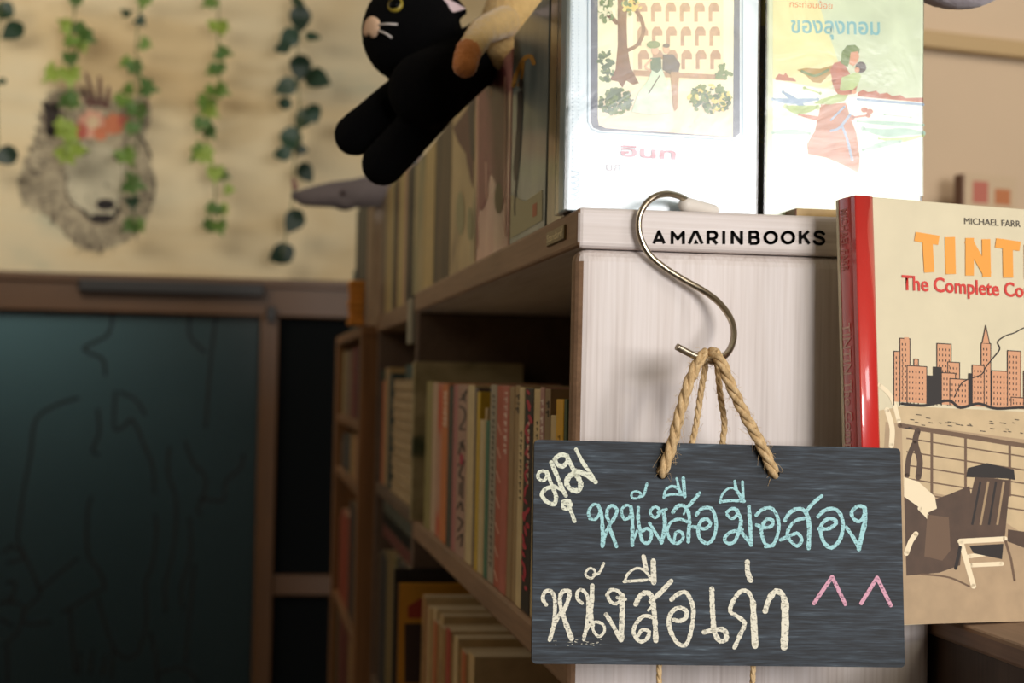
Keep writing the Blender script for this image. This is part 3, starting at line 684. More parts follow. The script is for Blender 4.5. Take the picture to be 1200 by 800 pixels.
# ------------------------------------------------------------------ big hardcover
Rk = Matrix.Rotation(math.radians(15.68), 3, 'Z') @ Matrix.Rotation(math.radians(-4.14), 3, 'X')
Mk = Matrix.Translation(bo) @ Rk.to_4x4()
big = thing('hardcover_book', 'large cream hardcover with red spine and skyline picture right of the chalkboard', 'book', matrix=Mk)
BKW, BKH, BKT = 0.235, 0.303, 0.0215
M_red = mat('red_cloth', (196, 44, 38), 0.3, coat=1.0)
M_cream = mat('cream_print', (212, 200, 168), 0.5, var=0.04, vscale=30)
bm = newbm()
box(bm, (0.016, -0.0002, 0), (BKW, 0.003, BKH), 0.0007, 1)                  # front board, cream print
box(bm, (0.0, BKT-0.003, 0), (BKW, BKT, BKH), 0.0007, 1)
ns_ = 12                                                                     # red cloth strip, rolled over the joint
sp = [(0.0165*k/ns_, -0.0004-0.0022*math.sin(PI*min(1.0, 0.12+0.88*k/ns_))**0.8) for k in range(ns_+1)]
SA = [bm.verts.new((x, y, 0)) for x, y in sp]; SB = [bm.verts.new((x, y, BKH)) for x, y in sp]; SC = [bm.verts.new((x, 0.003, 0)) for x, y in sp]; SD = [bm.verts.new((x, 0.003, BKH)) for x, y in sp]
for k in range(ns_):
    f = bm.faces.new((SA[k], SA[k+1], SB[k+1], SB[k])); f.smooth = True
    bm.faces.new((SA[k], SC[k], SC[k+1], SA[k+1])); bm.faces.new((SB[k], SB[k+1], SD[k+1], SD[k]))
bm.faces.new((SA[0], SB[0], SD[0], SC[0])); bm.faces.new((SA[-1], SC[-1], SD[-1], SB[-1]))
n = 10; R0 = []; R1 = []
prof = [(0.0012-0.0012*math.sin(PI*k/n)*1.2, 0.001+(BKT-0.002)*k/n) for k in range(n+1)]
prof2 = [(0.004, y) for _, y in prof]
for z in (0.0005, BKH-0.0005):
    pass
A = [bm.verts.new((x, y, 0)) for x, y in prof]; Bv = [bm.verts.new((x, y, BKH)) for x, y in prof]
A2 = [bm.verts.new((x+0.003, y, 0)) for x, y in prof]; B2v = [bm.verts.new((x+0.003, y, BKH)) for x, y in prof]
for k in range(n):
    for q in ((A[k], A[k+1], Bv[k+1], Bv[k]), (A2[k], B2v[k], B2v[k+1], A2[k+1]), (A[k], A2[k], A2[k+1], A[k+1]), (Bv[k], Bv[k+1], B2v[k+1], B2v[k])):
        bm.faces.new(q).material_index = 0
bmesh.ops.recalc_face_normals(bm, faces=bm.faces)
obj('cover', bm, [M_red, M_cream], big, world=False)
bm = newbm(); box(bm, (0.004, 0.0032, 0.003), (BKW-0.004, BKT-0.0032, BKH-0.003)); obj('page_block', bm, M_page, big, world=False)
nk = (Rk @ Vector((0, -1, 0))).normalized()
fr = Frame(bo+nk*0.0003, nk, off=0.00010, step=0.0000025)
def T7(l): return [(1020+u/2.856, 220+v/2.856) for u, v in l]
def T8(l): return [(1020+u/2.856, 480+v/2.856) for u, v in l]
BKr = [mat('p_sepia_light', (194, 170, 132), 0.55, var=0.08, vscale=60), mat('p_sepia_mid', (160, 134, 100), 0.55, var=0.08, vscale=60), mat('p_brown', (78, 58, 44), 0.55, var=0.15, vscale=80), mat('p_black', (34, 26, 22), 0.55),
       mat('p_peach', (206, 150, 112), 0.55), mat('p_cream2', (232, 214, 180), 0.55), mat('p_rail', (104, 80, 60), 0.55), mat('p_deck', (170, 144, 112), 0.55, var=0.08, vscale=70)]
bm = newbm()
# water and quay, then the ship's rail and deck below
fr.poly(bm, T7([(26,745),(110,730),(760,760),(760,900),(22,900)]), 0)
fr.poly(bm, T8([(50,40),(760,130),(760,700),(64,720),(36,300)]), 7)
fr.poly(bm, T8([(105,62),(760,160),(760,470),(520,420),(330,300),(110,260)]), 0)
for v0 in (95, 140, 185, 230, 275): fr.line(bm, T8([(120, v0), (760, v0+100)]), 1.7, 6, False, False)
fr.line(bm, T8([(98,52),(514,120),(760,160)]), 5.5, 6, False)
for u0 in (205, 318, 466, 620): fr.line(bm, T8([(u0, 72+(u0-205)*0.16), (u0, 290)]), 3.2, 6, False, False)
fr.line(bm, T8([(55,0),(72,60),(70,120)]), 6, 5); fr.line(bm, T7([(30,660),(70,700),(95,780)]), 5, 5)
fr.line(bm, T8([(158,70),(150,110),(165,170),(160,225)]), 7, 2); fr.line(bm, T8([(150,105),(128,160),(122,220)]), 6, 2)
# seated figure of the cover print, reduced to a dark coat shape
fr.poly(bm, T8([(112,270),(150,285),(215,300),(270,280),(330,255),(340,300),(310,400),(300,520),(230,545),(120,555)]), 2)
fr.poly(bm, T8([(112,225),(160,240),(215,290),(222,330),(190,345),(140,310),(112,290)]), 5)
fr.line(bm, T8([(165,330),(190,355),(206,380)]), 5, 5); fr.line(bm, T8([(120,480),(135,440),(152,415)]), 6, 5)
fr.poly(bm, T8([(190,350),(262,360),(268,470),(240,505),(180,490)]), 6)
# deck chair with a slatted back
fr.poly(bm, T8([(325,195),(390,178),(480,200),(484,235),(455,230),(320,225)]), 3)
fr.poly(bm, T8([(350,225),(468,235),(452,400),(448,440),(305,430),(310,390)]), 2)
for k in range(4): fr.line(bm, T8([(368+k*26, 240), (340+k*28, 385)]), 2.6, 1 if k % 2 else 3, False, False)
fr.line(bm, T8([(300,440),(450,432)]), 6, 5, False); fr.line(bm, T8([(302,440),(325,520),(345,590)]), 6, 5, False); fr.line(bm, T8([(452,440),(470,500),(482,570)]), 3, 6, False)
fr.line(bm, T8([(330,490),(400,480)]), 5, 5, False); fr.line(bm, T8([(335,520),(440,515)]), 5, 5, False); fr.line(bm, T8([(300,460),(285,530)]), 4, 3, False)
fr.poly(bm, T8([(330,455),(445,448),(440,500),(345,480)]), 3)
fr.line(bm, T8([(170,550),(260,560),(330,590)]), 2.2, 6); fr.poly(bm, T8([(460,400),(600,420),(760,520),(760,560),(560,480),(458,440)]), 2)
# skyline in outline
bl = [(78,125,560),(98,132,515),(188,212,635),(145,160,582),(222,270,525),(258,298,585),(210,237,605),(122,188,605),(237,284,622),(265,328,640),(328,346,620),(370,402,515),(340,380,590),(405,466,605),(458,502,535),(470,530,690),(512,560,600),(556,600,560),(600,660,640)]
for u0, u1, vt in bl:
    dk = (u1-u0) < 30 and vt > 600
    fr.poly(bm, T7([(u0,vt+(u0-300)*0.06),(u1,vt+(u1-300)*0.06),(u1,728+(u1-300)*0.06),(u0,728+(u0-300)*0.06)]), 3 if dk else 4)
    fr.seg(bm, T7([(u0,728),(u0,vt+(u0-300)*0.06),(u1,vt+(u1-300)*0.06),(u1,728)]), 1.1, 3)
    if not dk:
        fr.k += 1
        y = vt+16
        while y < 712:
            x = u0+8
            while x < u1-6:
                fr.line(bm, T7([(x, y+(x-300)*0.06), (x, y+8+(x-300)*0.06)]), 1.1, 3, False, False); fr.k -= 1; x += 11
            y += 18
fr.poly(bm, T7([(373,520),(385,460),(398,520)]), 4); fr.seg(bm, T7([(373,520),(385,460),(398,520)]), 1.1, 3); fr.poly(bm, T7([(112,515),(112,500),(128,500),(128,515)]), 4)
fr.line(bm, T7([(105,722),(180,728),(260,712),(300,735),(360,722),(420,738),(514,735),(660,742)]), 3.2, 3)
fr.line(bm, T7([(280,700),(300,660),(322,642),(370,625),(385,600),(405,575),(432,540),(425,515),(452,495),(482,485),(510,470),(560,455)]), 1.4, 3, n=4)
for k in range(42):
    u = random.uniform(115, 640); v = random.uniform(750, 800); fr.line(bm, T7([(u, v+u*0.04), (u+random.uniform(8, 18), v+2+u*0.04)]), 0.9, 3, False, False)
obj('cover_picture', bm, BKr, big)
bm = newbm()
for l, wd in [([(148,163),(228,176)],11), ([(189,165),(196,283)],12), ([(265,165),(268,289)],12), ([(331,168),(331,294)],10), ([(326,175),(392,292)],10), ([(386,172),(388,298)],10), ([(418,184),(500,196)],11), ([(458,188),(460,301)],12), ([(530,190),(531,305)],12), ([(582,196),(582,312)],10), ([(577,203),(645,312)],10), ([(640,202),(640,318)],10)]:
    fr.line(bm, T7(l), wd, 0, False, False)
obj('title_lettering', bm, mat('p_orange', (232, 156, 58), 0.5), big)
bm = place_text('The Complete Companion', *T7([(105,340),(512,366),(105,290)]), fr, 0.022, fit='The Complete Co')
obj('subtitle_lettering', bm, mat('p_redtext', (204, 52, 40), 0.5), big)
bm = place_text('MICHAEL FARR', *T7([(314,121),(502,131),(314,99)]), fr, 0.0)
obj('author_lettering', bm, mat('p_grey', (84, 76, 66), 0.5), big)
# spine lettering, read downwards
ns = (Rk @ Vector((-1, 0, 0))).normalized()
def spine_text(body, z_top, length, h, yc, m, name):
    b = text_mesh(body, 1.0, 0.01); xs = [v.co.x for v in b.verts]; x0, x1 = min(xs), max(xs)
    for v in b.verts: v.co = Vector((-0.00065, yc+h*0.36-v.co.y*h, z_top-(v.co.x-x0)*length/(x1-x0)))
    for f in b.faces: f.normal_update()
    obj(name, b, m, big, world=False)
spine_text('MICHAEL FARR', BKH-0.008, 0.045, 0.0115, 0.0115, mat('spine_pink', (190, 110, 100), 0.5), 'spine_author_lettering')
spine_text('TINTIN The Complete Companion', BKH-0.09, 0.165, 0.0125, 0.0115, mat('spine_pale', (226, 178, 164), 0.5), 'spine_title_lettering')

# ------------------------------------------------------------------ books in general
def book(name, label, loc, th, H, D_, col, group=None, rot=(0,0,0), spine=None, lettering=None, cat='book', soft=True, pages=None, matrix=None, flat=False):
    """local: spine on x=0 facing -x, thickness along +y, height along z"""
    r = thing(name, label, cat, loc, rot, group, matrix)
    c = 0.0012 if soft else 0.0026
    m = col if not isinstance(col, tuple) else mat('cover_%d_%d_%d' % col, col, 0.45, var=0.10, vscale=60)
    ms = m if spine is None else (spine if not isinstance(spine, tuple) else mat('cover_%d_%d_%d' % spine, spine, 0.45, var=0.10, vscale=60))
    bm = newbm()
    box(bm, (0.0008, 0, 0), (D_, c, H), 0.0004, 0, 1); box(bm, (0.0008, th-c, 0), (D_, th, H), 0.0004, 0, 1)
    box(bm, (0, 0, 0), (c*1.3, th, H), min(0.0016, th*0.3), 1, 2)
    obj('cover', bm, [m, ms], r, world=False)
    bm = newbm(); box(bm, (c*1.3, c, 0.002 if not soft else 0.0002), (D_-(0.003 if not soft else 0.0006), th-c, H-(0.003 if not soft else 0.0004)))
    obj('page_block', bm, pages or M_page, r, world=False)
    if lettering:
        lc, z0, z1, wd = lettering; bm = newbm(); z = z1*H
        rr = random.Random(sum(ord(ch) for ch in label))
        while z > z0*H:
            l = rr.uniform(0.0025, 0.006); w_ = th*wd
            y = th/2+rr.uniform(-0.1, 0.1)*w_
            box(bm, (-0.0003, y-w_*0.5, z-l), (-0.00005, y-w_*0.5+w_*rr.uniform(0.3, 0.5), z)); box(bm, (-0.0003, y+w_*0.05, z-l*0.5), (-0.00005, y+w_*0.5, z-l*0.2))
            z -= l+rr.uniform(0.0012, 0.003)
        obj('spine_lettering', bm, mat('ink_%d_%d_%d' % lc, lc, 0.6), r, world=False)
    return r

def spine_book(px0, px1, ytop, label, col, inset=0.006, zb=Z1, D_=0.15, py=480, **k):
    X = XS+inset
    X0 = XS+0.006; yf = atX(px0, py, X0).y; yn = atX(px1, py, X0).y
    H = atX((px0+px1)/2, ytop, X0).z-zb
    return book('book', label, (X, yn+0.0004, zb+0.0003), yf-yn-0.0008, H, D_, col, **k)

GM = 'books on the middle shelf behind the chalkboard'
def brush(name, base, ink, sc):
    return ramp_mat(name, [(0.40, base), (0.47, base), (0.50, ink), (0.56, ink), (0.60, base)], sc, 0.5, 3, dist=2.0)
rows = [
 (500,507,447,'thin olive cream book at the far end of the middle row',(150,138,84),{}),
 (507,513,448,'pale pinkish paperback, second from the far end of the middle row',(196,166,138),{}),
 (513,518.5,449,'pale paperback with coral red foot on the middle shelf',ramp_mat('coral_foot',[(0.40,(196,84,56)),(0.46,(190,130,108)),(0.6,(196,160,136))],(3,3,9),0.5,1),{}),
 (518.5,525.5,450,'orange-spined paperback on the middle shelf left of the dark green one',(204,120,64),dict(lettering=((240,230,210),.75,.95,.5))),
 (525.5,531,452,'thin dark green-grey book beside the orange spine',(62,66,56),{}),
 (531,537,451,'dusty pink book left of the brush-patterned one',(176,112,108),{}),
 (537,548,451,'book with bold black brush strokes over a pinkish grey spine',(176,142,124),{}),
 (548,556,451,'cream book beside the brush-patterned spine',(210,188,142),{}),
 (556,559.5,455,'thin purple-grey book next to the mustard yellow one',(98,84,84),{}),
 (559.5,563,459,'slim mustard yellow book on the middle shelf',(204,170,52),{}),
 (563,568,492,'short cream booklet right of the slim mustard book',(204,184,140),{}),
 (568,570.5,478,'thin beige booklet left of the teal one',(190,164,120),{}),
 (570.5,574.5,493,'short teal green booklet on the middle shelf',(64,116,92),{}),
 (574.5,582,451,'grey-white book left of the coral red pair',(160,150,130),dict(lettering=((70,64,58),.1,.95,.3))),
 (582,589.5,452,'coral red book with pale diagonal dashes on its spine',(178,88,66),{}),
 (589.5,597,452,'coral red book with white spine lettering, right of its dashed twin',(186,104,88),dict(lettering=((230,206,190),.68,.97,.4))),
 (597,603,453,'tan book beside the coral red pair',(158,130,92),{}),
 (603,609,452,'tan book left of the cream spine with black lettering',(166,138,98),dict(lettering=((40,34,30),.90,.96,.6))),
 (609,615,454,'cream book with small black spine lettering left of the red and black one',(214,190,142),dict(lettering=((50,42,36),.5,.8,.35))),
 (615,625,455,'black book with crimson leaf pattern on its spine',(28,22,24),dict(lettering=((224,206,180),.55,.85,.22))),
 (625,633.5,456,'plain cream book right of the crimson and black one',(212,186,136),dict(lettering=((80,70,56),.7,.86,.2))),
 (633.5,638.5,454,'dusty rose book with white spine lettering above the chalkboard corner',(176,128,118),dict(lettering=((236,224,210),.5,.95,.5))),
 (638.5,645,456,'brown-tan book nearest left of the short cream one',(140,114,80),dict(lettering=((40,34,30),.90,.95,.5))),
 (645,652.5,487,'short cream book left of the golden yellow spine near the end panel',(204,178,128),dict(lettering=((70,58,44),.6,.8,.3))),
 (652.5,661,468,'golden yellow book close to the end panel',(222,168,36),dict(lettering=((120,88,20),.5,.85,.3))),
 (661,664.5,468,'thin dark green book against the end panel',(54,76,46),{}),
]
for i, (a_, b_, yt, lb, col, kw) in enumerate(rows):
    bko = spine_book(a_, b_, yt, lb, col, inset=0.0055+0.001*((i*7) % 3)/2, D_=0.14+0.02*((i*5) % 3)/2, group=GM, **kw)
    if lb.startswith(('book with bold', 'coral red book with pale', 'black book with crimson')):
        fr = Frame((bko.location.x, 0, 0), (-1, 0, 0), off=0.0002, step=0.00001); bm = newbm()
        if lb.startswith('book'):
            for l, wd in [([(538.5,468),(543,466),(547,458)],2.6), ([(541,462),(546,470)],2), ([(538,476),(545,480),(546,490),(539,502),(546,503)],2.4), ([(539,520),(545,516)],2), ([(538,532),(543,520),(546,528)],2.4), ([(538,545),(546,540),(540,556),(546,560)],2.6), ([(541,566),(541,580)],2.2), ([(545,562),(545,584)],2), ([(538,596),(543,588),(546,598)],2.2), ([(539,606),(546,612),(540,622)],2.4), ([(539,632),(546,626),(545,640)],2.2)]: fr.line(bm, [((x-542.5)*0.8+542.5-0.025*(y-480), y) for x, y in l], wd*0.9, 0)
            fr.disc(bm, (541,538), 2.4, 7, 1)
            ms = [mat('brush_ink', (34, 28, 28), 0.5), mat('brush_magenta', (170, 46, 74), 0.5)]
        elif lb.startswith('coral'):
            for yy_ in (496, 524, 552, 582, 612, 640, 668): fr.line(bm, [(584-0.025*(yy_-480),yy_),(587.8-0.025*(yy_-480),yy_+13)], 1.2, 0, False)
            ms = [mat('dash_pale', (228, 184, 160), 0.5)]
        else:
            rr = random.Random(4)
            for k in range(26): fr.disc(bm, (rr.uniform(617.5,622.5)-0.025*(k*9.2-20), 462+k*9.0+rr.uniform(-3,3)), rr.uniform(1.2,2.2), rr.uniform(3,7), 0, 9, rr.uniform(-0.6,0.6))
            ms = [mat('leaf_crimson', (186, 46, 68), 0.5)]
        obj('spine_pattern', bm, ms, bko)
# tall picture book facing the camera at the far end of the shelf
def facing(name, label, px0, px1, ytop, Y, zb, th, cover, group=None, spine=None, soft=False, cat='book', pybase=500, lean=0.0):
    a = atY(px0, pybase, Y); b = atY(px1, pybase, Y); t = atY((px0+px1)/2, ytop, Y)
    return book(name, label, (a.x, Y, zb+0.0003), th, t.z-zb, b.x-a.x, cover, group=group, spine=spine, soft=soft, cat=cat, rot=(lean,0,0))
facing('picture_book', 'tall pale picture book facing out at the far end of the middle shelf', 484, 612, 425, Y1-pt-0.024, Z1, 0.022,
       ramp_mat('landscape_cover', [(0.38, (70, 76, 50)), (0.46, (150, 136, 96)), (0.55, (176, 160, 120)), (0.7, (190, 172, 134))], (8, 8, 14), 0.5, 4))
# lower compartment
bk = facing('picture_book', 'yellow book with a red badge shape standing below the middle shelf', 466, 592, 684, Y1-pt-0.030, Z2, 0.012,
       mat('yellow_cover', (188, 132, 34), 0.5, var=0.08, vscale=20), spine=(60, 40, 30), pybase=720)
Yy = Y1-pt-0.030; fr = Frame((0, Yy, 0), (0, -1, 0), off=0.0003, step=0.00005)
bm = newbm(); fr.poly(bm, [(478,724),(478,710),(500,696),(522,710),(522,724)], 0); fr.poly(bm, [(474,730),(530,730),(530,800),(474,800)], 1)
obj('cover_emblem', bm, [mat('badge_red', (150, 50, 36), 0.5), mat('badge_dark', (52, 36, 30), 0.5)], bk)
facing('picture_book', 'black book standing just behind the yellow book with the red badge', 461, 590, 667, Y1-pt-0.014, Z2, 0.012, (26, 20, 18), pybase=720)
GL = 'cream-edged books in the lower compartment'
lows = [((168,132,84),'tan'),((160,58,40),'brick red'),((190,160,112),'cream'),((178,96,52),'orange'),((196,170,124),'ivory')]
y = Y1-pt-0.055; i = 0
ords = ['farthest','second farthest','third farthest','fourth from the back','fifth from the back','sixth from the back','seventh from the back','eighth from the back','ninth from the back','tenth from the back','eleventh from the back','twelfth from the back','thirteenth from the back','fourteenth from the back','nearest']
while y > 1.80 and i < 15:
    t = [0.034, 0.040, 0.030, 0.044, 0.036][i % 5]
    c, nm = lows[[0,1,2,4,3,2,0,4,1,2,4,0,3,2,4][i]]
    top_z = atX(500, 722, XS).z+[0.006,-0.004,0.0,0.004,-0.008][i % 5]
    book('book', '%s book in the low row under the middle shelf, %s' % (nm, ords[i]), (XS+0.012+0.004*(i % 2), y-t, Z2+0.0003), t-0.0008, top_z-Z2, 0.16, (190,164,120), group=GL, spine=c, lettering=((60,44,34),.6,.8,.3) if i % 3 == 0 else None)
    y -= t; i += 1

# books on the top board facing left into the aisle (cover towards the aisle)
def ell0(cx, cy, rx, ry, n=20): return [(cx+rx*math.cos(2*PI*k/n), cy+ry*math.sin(2*PI*k/n)) for k in range(n)]
GT = 'plastic-wrapped novels along the top board'
def facing_left(px0, px1, ytop, label, cover, th=0.03, inset=0.006, pyb=280, topx=None, soft=False, name='novel', zb=None):
    X = XS+inset; zb = ZT if zb is None else zb
    yf = atX(px0, pyb, X).y; yn = atX(px1, pyb, X).y; H = atX(topx or (px0+px1)/2, ytop, X).z-zb
    # rotate so the front board looks to -x and the spine is at the far side
    return book(name, label, (X, yf-0.0006, zb+0.0003), th, H, yf-yn-0.0012, cover, group=GT, rot=(0, 0, -PI/2), soft=soft)
bb = facing_left(640, 662, -18, 'brown plastic-wrapped novel standing right behind the sleeved pale blue novel', ramp_mat('brown_wrap', [(0.35,(88,70,46)),(0.5,(140,118,80)),(0.65,(166,146,106))], (30,60,6), 0.3, 4, coat=0.5), th=0.05, topx=650)
gb = facing_left(597, 638, 30, 'grey plastic-wrapped novel with a dark standing silhouette on its cover', ramp_mat('grey_cover', [(0.38,(92,104,104)),(0.55,(122,132,130)),(0.7,(140,146,136))], (12,12,8), 0.35, 3, coat=0.4), th=0.04, topx=612)
fr = Frame((XS+0.006, 0, 0), (-1, 0, 0), off=0.0004, step=0.00004)
bm = newbm()
fr.poly(bm, [(598,280),(636,258),(636,222),(616,236),(599,228)], 1)
fr.line(bm, [(602,100),(606,86),(614,70),(622,66),(626,74)], 5, 2); fr.line(bm, [(614,72),(612,90),(608,100)], 3, 2)
fr.disc(bm, (611,98), 2.6, 6, 0); fr.poly(bm, [(607,108),(613,106),(613,128),(611,170),(607,210),(603,212),(602,196),(606,150)], 0)
fr.line(bm, [(606,210),(604,235),(604,252)], 1.6, 0)
fr.poly(bm, [(625,240),(630,237),(630,252),(625,255)], 3)
obj('cover_picture', bm, [mat('sil_dark', (38, 32, 36), 0.5), mat('sil_pale', (160, 154, 118), 0.5), mat('sil_ochre', (164, 118, 40), 0.5), mat('sil_red', (168, 92, 60), 0.5)], gb)
pb = facing_left(558, 595.5, 86, 'dusky pink plastic-wrapped novel below the cream plush', ramp_mat('pink_cover', [(0.36,(160,92,88)),(0.5,(186,122,116)),(0.66,(204,154,142))], (10,10,5), 0.35, 3, coat=0.4), th=0.04, topx=577)
cn = facing_left(527, 556.5, 124, 'cream novel with a dark painted top beneath the black cat', ramp_mat('cream_dark', [(0.38,(96,66,52)),(0.46,(170,146,100)),(0.6,(190,166,118)),(0.72,(140,132,96))], (7,7,6), 0.4, 3), topx=541)
fr = Frame((XS+0.006, 0, 0), (-1, 0, 0), off=0.0004, step=0.00004); bm = newbm()
fr.poly(bm, [tuple(p.xy) for p in smooth_path([(561,104,0),(593,82,0),(593,215,0),(587,236,0),(581,214,0),(574,205,0),(569,238,0),(563,246,0),(560,225,0)], 4, True)], 0)
fr.poly(bm, ell0(585, 232, 5, 18), 1); fr.line(bm, [(560,112),(559.5,290)], 1.6, 2, False); fr.line(bm, [(592.5,90),(592.5,276)], 1.8, 2, False); fr.disc(bm, (576,108), 2, 5, 2); fr.line(bm, [(570,190),(571,232)], 1.8, 2)
obj('cover_picture', bm, [mat('rose_dark', (134, 72, 74), 0.45, var=0.15, vscale=60), mat('moss', (120, 112, 76), 0.5), mat('pale_pink', (214, 170, 150), 0.5)], pb)
fr = Frame((XS+0.006, 0, 0), (-1, 0, 0), off=0.0004, step=0.00004); bm = newbm()
fr.poly(bm, [(531,150),(555,118),(555,222),(551,205),(546,180),(537,166)], 0); fr.poly(bm, [(548,112),(556,106),(556,190),(552,180)], 1); fr.poly(bm, ell0(540, 250, 5, 26), 2); fr.poly(bm, ell0(551, 262, 3, 20), 2)
obj('cover_picture', bm, [mat('maroon_art', (92, 52, 48), 0.5, var=0.15, vscale=60), mat('charcoal_art', (52, 44, 44), 0.5), mat('sage_art', (150, 146, 108), 0.5)], cn)
facing_left(508.5, 526.5, 156, 'dark brown novel under the black cat body', ramp_mat('dbrown', [(0.4,(58,46,36)),(0.6,(90,74,54))], (20,20,4), 0.5, 3), topx=517)
facing_left(497, 508, 176, 'straw yellow novel on the top board under the cat arm', (190,164,104), topx=502)
facing_left(484.5, 496.5, 190, 'pale greenish cream novel at the far end of the first top board', ramp_mat('pale_green', [(0.4,(140,136,100)),(0.6,(182,164,118))], (12,12,6), 0.5, 3), topx=490)
ORD = ['farthest', 'second farthest', 'third farthest', 'fourth farthest', 'fifth farthest', 'sixth farthest', 'seventh farthest', 'eighth farthest', 'ninth farthest', 'tenth farthest', 'eleventh farthest', 'twelfth farthest']
def fill(X, zb, segs, where, group, ymin=0, ymax=99, zmax=9, depth=0.14, py=480, tmin=0.022, tmax=0.038, seed=1):
    """upright books packed along the shelf; segs: (px0, px1, ytop, colour word, colour), far end first"""
    rr = random.Random(seed); cnt = {}
    for a_, b_, yt, nm, c in segs:
        yf = min(atX(a_, py, X).y, ymax); yn = max(atX(b_, py, X).y, ymin)
        if yf-yn < 0.008: continue
        n = max(1, round((yf-yn)/rr.uniform(tmin, tmax))); t = (yf-yn)/n
        H = min(atX((a_+b_)/2, yt, X).z, zmax)-zb
        for k in range(n):
            q = cnt.get(nm, 0); cnt[nm] = q+1
            lb = '%s book on %s, %s of its colour' % (nm, where, ORD[min(q, 11)]) if n > 1 else '%s book on %s' % (nm, where)
            cc = tuple(int(v*rr.uniform(0.9, 1.08)) for v in c)
            book('book', lb, (X+0.0005+rr.uniform(0, 0.002), yf-t*(k+1)+0.0004, zb+0.0003), t-0.0008, H-rr.uniform(0, 0.006), depth, cc, group=group)
za2 = za
fill(XS+0.008, za2, [(475,482.5,196,'near-black',(30,26,24)), (464.5,474.5,196,'cream',(188,160,112)), (459.5,464.5,214,'dark brown',(62,40,30)), (451.5,459.5,216,'straw',(194,164,116)), (437.5,451.5,237,'plum brown',(112,86,76))][::-1], 'top of the second shelf', 'books on top of the second shelf', ymin=Y1+0.004, ymax=YU2-0.002, py=300)  # the near-black books stand in for a dark gap in the row
X = XB+0.034
fill(X, zc3, [(415,429,240,'black',(28,30,30)), (429,436,240,'pale brown',(150,120,88))], 'top of the pine bookcase', 'books on top of the pine bookcase', ymin=YB1+0.004, ymax=YB2-0.14, py=300)
book('book', 'small teal green book standing at the far end of the pine bookcase top', (X, YB2-0.12, zc3+0.0003), 0.05, 0.16, 0.12, (70,96,90))
# orange ribbed box on the pine bookcase
ya = YB1+0.03; yb_ = ya+0.07; q0 = atY(409, 350, ya); q1 = atY(428, 350, ya); ht = atY(420, 328, ya).z-zc3
bx = thing('ribbed_box', 'orange ribbed paper box on the pine bookcase', 'box', (q0.x, ya, zc3))
bm = newbm(); nr = 7
for k in range(nr): 
    o_ = 0.003*((k*2) % 3)
    box(bm, (q0.x+o_*0.4, ya+o_, zc3+ht*k/nr+0.0005), (q1.x, yb_-o_, zc3+ht*(k+1)/nr-0.0003), 0.004, 0, 3)
obj('ribbed_body', bm, mat('orange_paper', (214, 140, 48), 0.7, var=0.12, vscale=40), bx)

# contents of the second unit
GS2 = 'books in the second shelf'
X = XS+0.012
fill(X, Zu, [(440,446,432,'teal grey',(70,92,86)), (446,450,445,'orange',(176,92,50)), (450,454,430,'cream',(180,150,106)), (454,457.5,436,'slate',(58,66,66))], 'the second shelf upper tier', GS2, ymin=Y1+0.03, ymax=YU2-0.03, zmax=za-0.04, py=500)
ztop = atX(470, 444, X).z; nst = 12; hh = (ztop-Zu)/nst
cols = [(178,152,112),(166,140,100),(186,160,118)]
ya = atX(482, 500, X).y; yb_ = atX(458.5, 500, X).y
for k in range(nst):
    rt = thing('book', 'pale book lying in the tall flat stack, ' + ('topmost' if k == nst-1 else 'bottom one' if k == 0 else '%s from the bottom' % ['','second','third','fourth','fifth','sixth','seventh','eighth','ninth','tenth','eleventh'][k]), 'book', (X, ya, Zu+hh*k), group=GS2)
    o_ = 0.0012*((k*5) % 3)
    bm = newbm(); c = mat('flat_cover_%d' % (k % 3), cols[k % 3], 0.6); z = Zu+hh*k
    box(bm, (X+o_, ya+0.006+o_, z+0.0002), (X+0.15, yb_-0.002, z+0.002)); box(bm, (X+o_, ya+0.006+o_, z+hh-0.002), (X+0.15, yb_-0.002, z+hh-0.0002))
    box(bm, (X+0.148, ya+0.006+o_, z+0.0002), (X+0.15, yb_-0.002, z+hh-0.0002))
    obj('cover', bm, c, rt)
    bm = newbm(); box(bm, (X+o_+0.002, ya+0.008+o_, z+0.002), (X+0.148, yb_-0.004, z+hh-0.002)); obj('page_block', bm, M_page_flat, rt)
rt = book('book', 'dark teal book lying on top of the tall flat stack', (X+0.002, ya+0.01, ztop+0.001), 0.13, 0.022, 0.12, (36,64,62))
# lower compartment of the second unit
Zl = Zu-0.36
fill(X, Zl, [(438.5,444,646,'brown',(86,58,40)), (444,452,646,'dark blue-grey',(46,44,50)), (452,462,646,'olive',(118,104,58)), (462,484,646,'dark grey',(60,54,50))], 'the second shelf low tier', GS2, ymin=Y1+0.03, ymax=YU2-0.03, zmax=Zu-0.095, depth=0.16, py=700)
zz = Zu-0.0935
for k, (c, lb) in enumerate([((96,30,26),'dark red book lying across the low books of the second shelf'), ((18,16,16),'black book lying on the dark red one in the second shelf'), ((70,76,66),'grey-green book topmost of the short dark stack in the second shelf')]):
    yn = atX(480, 620, X).y; L = atX(447, 620, X).y-yn
    book('book', lb, (X+0.17, yn, zz+0.001+k*0.022), L, 0.021, 0.13, c, rot=(0, 0, 0)).location.x = X+0.003
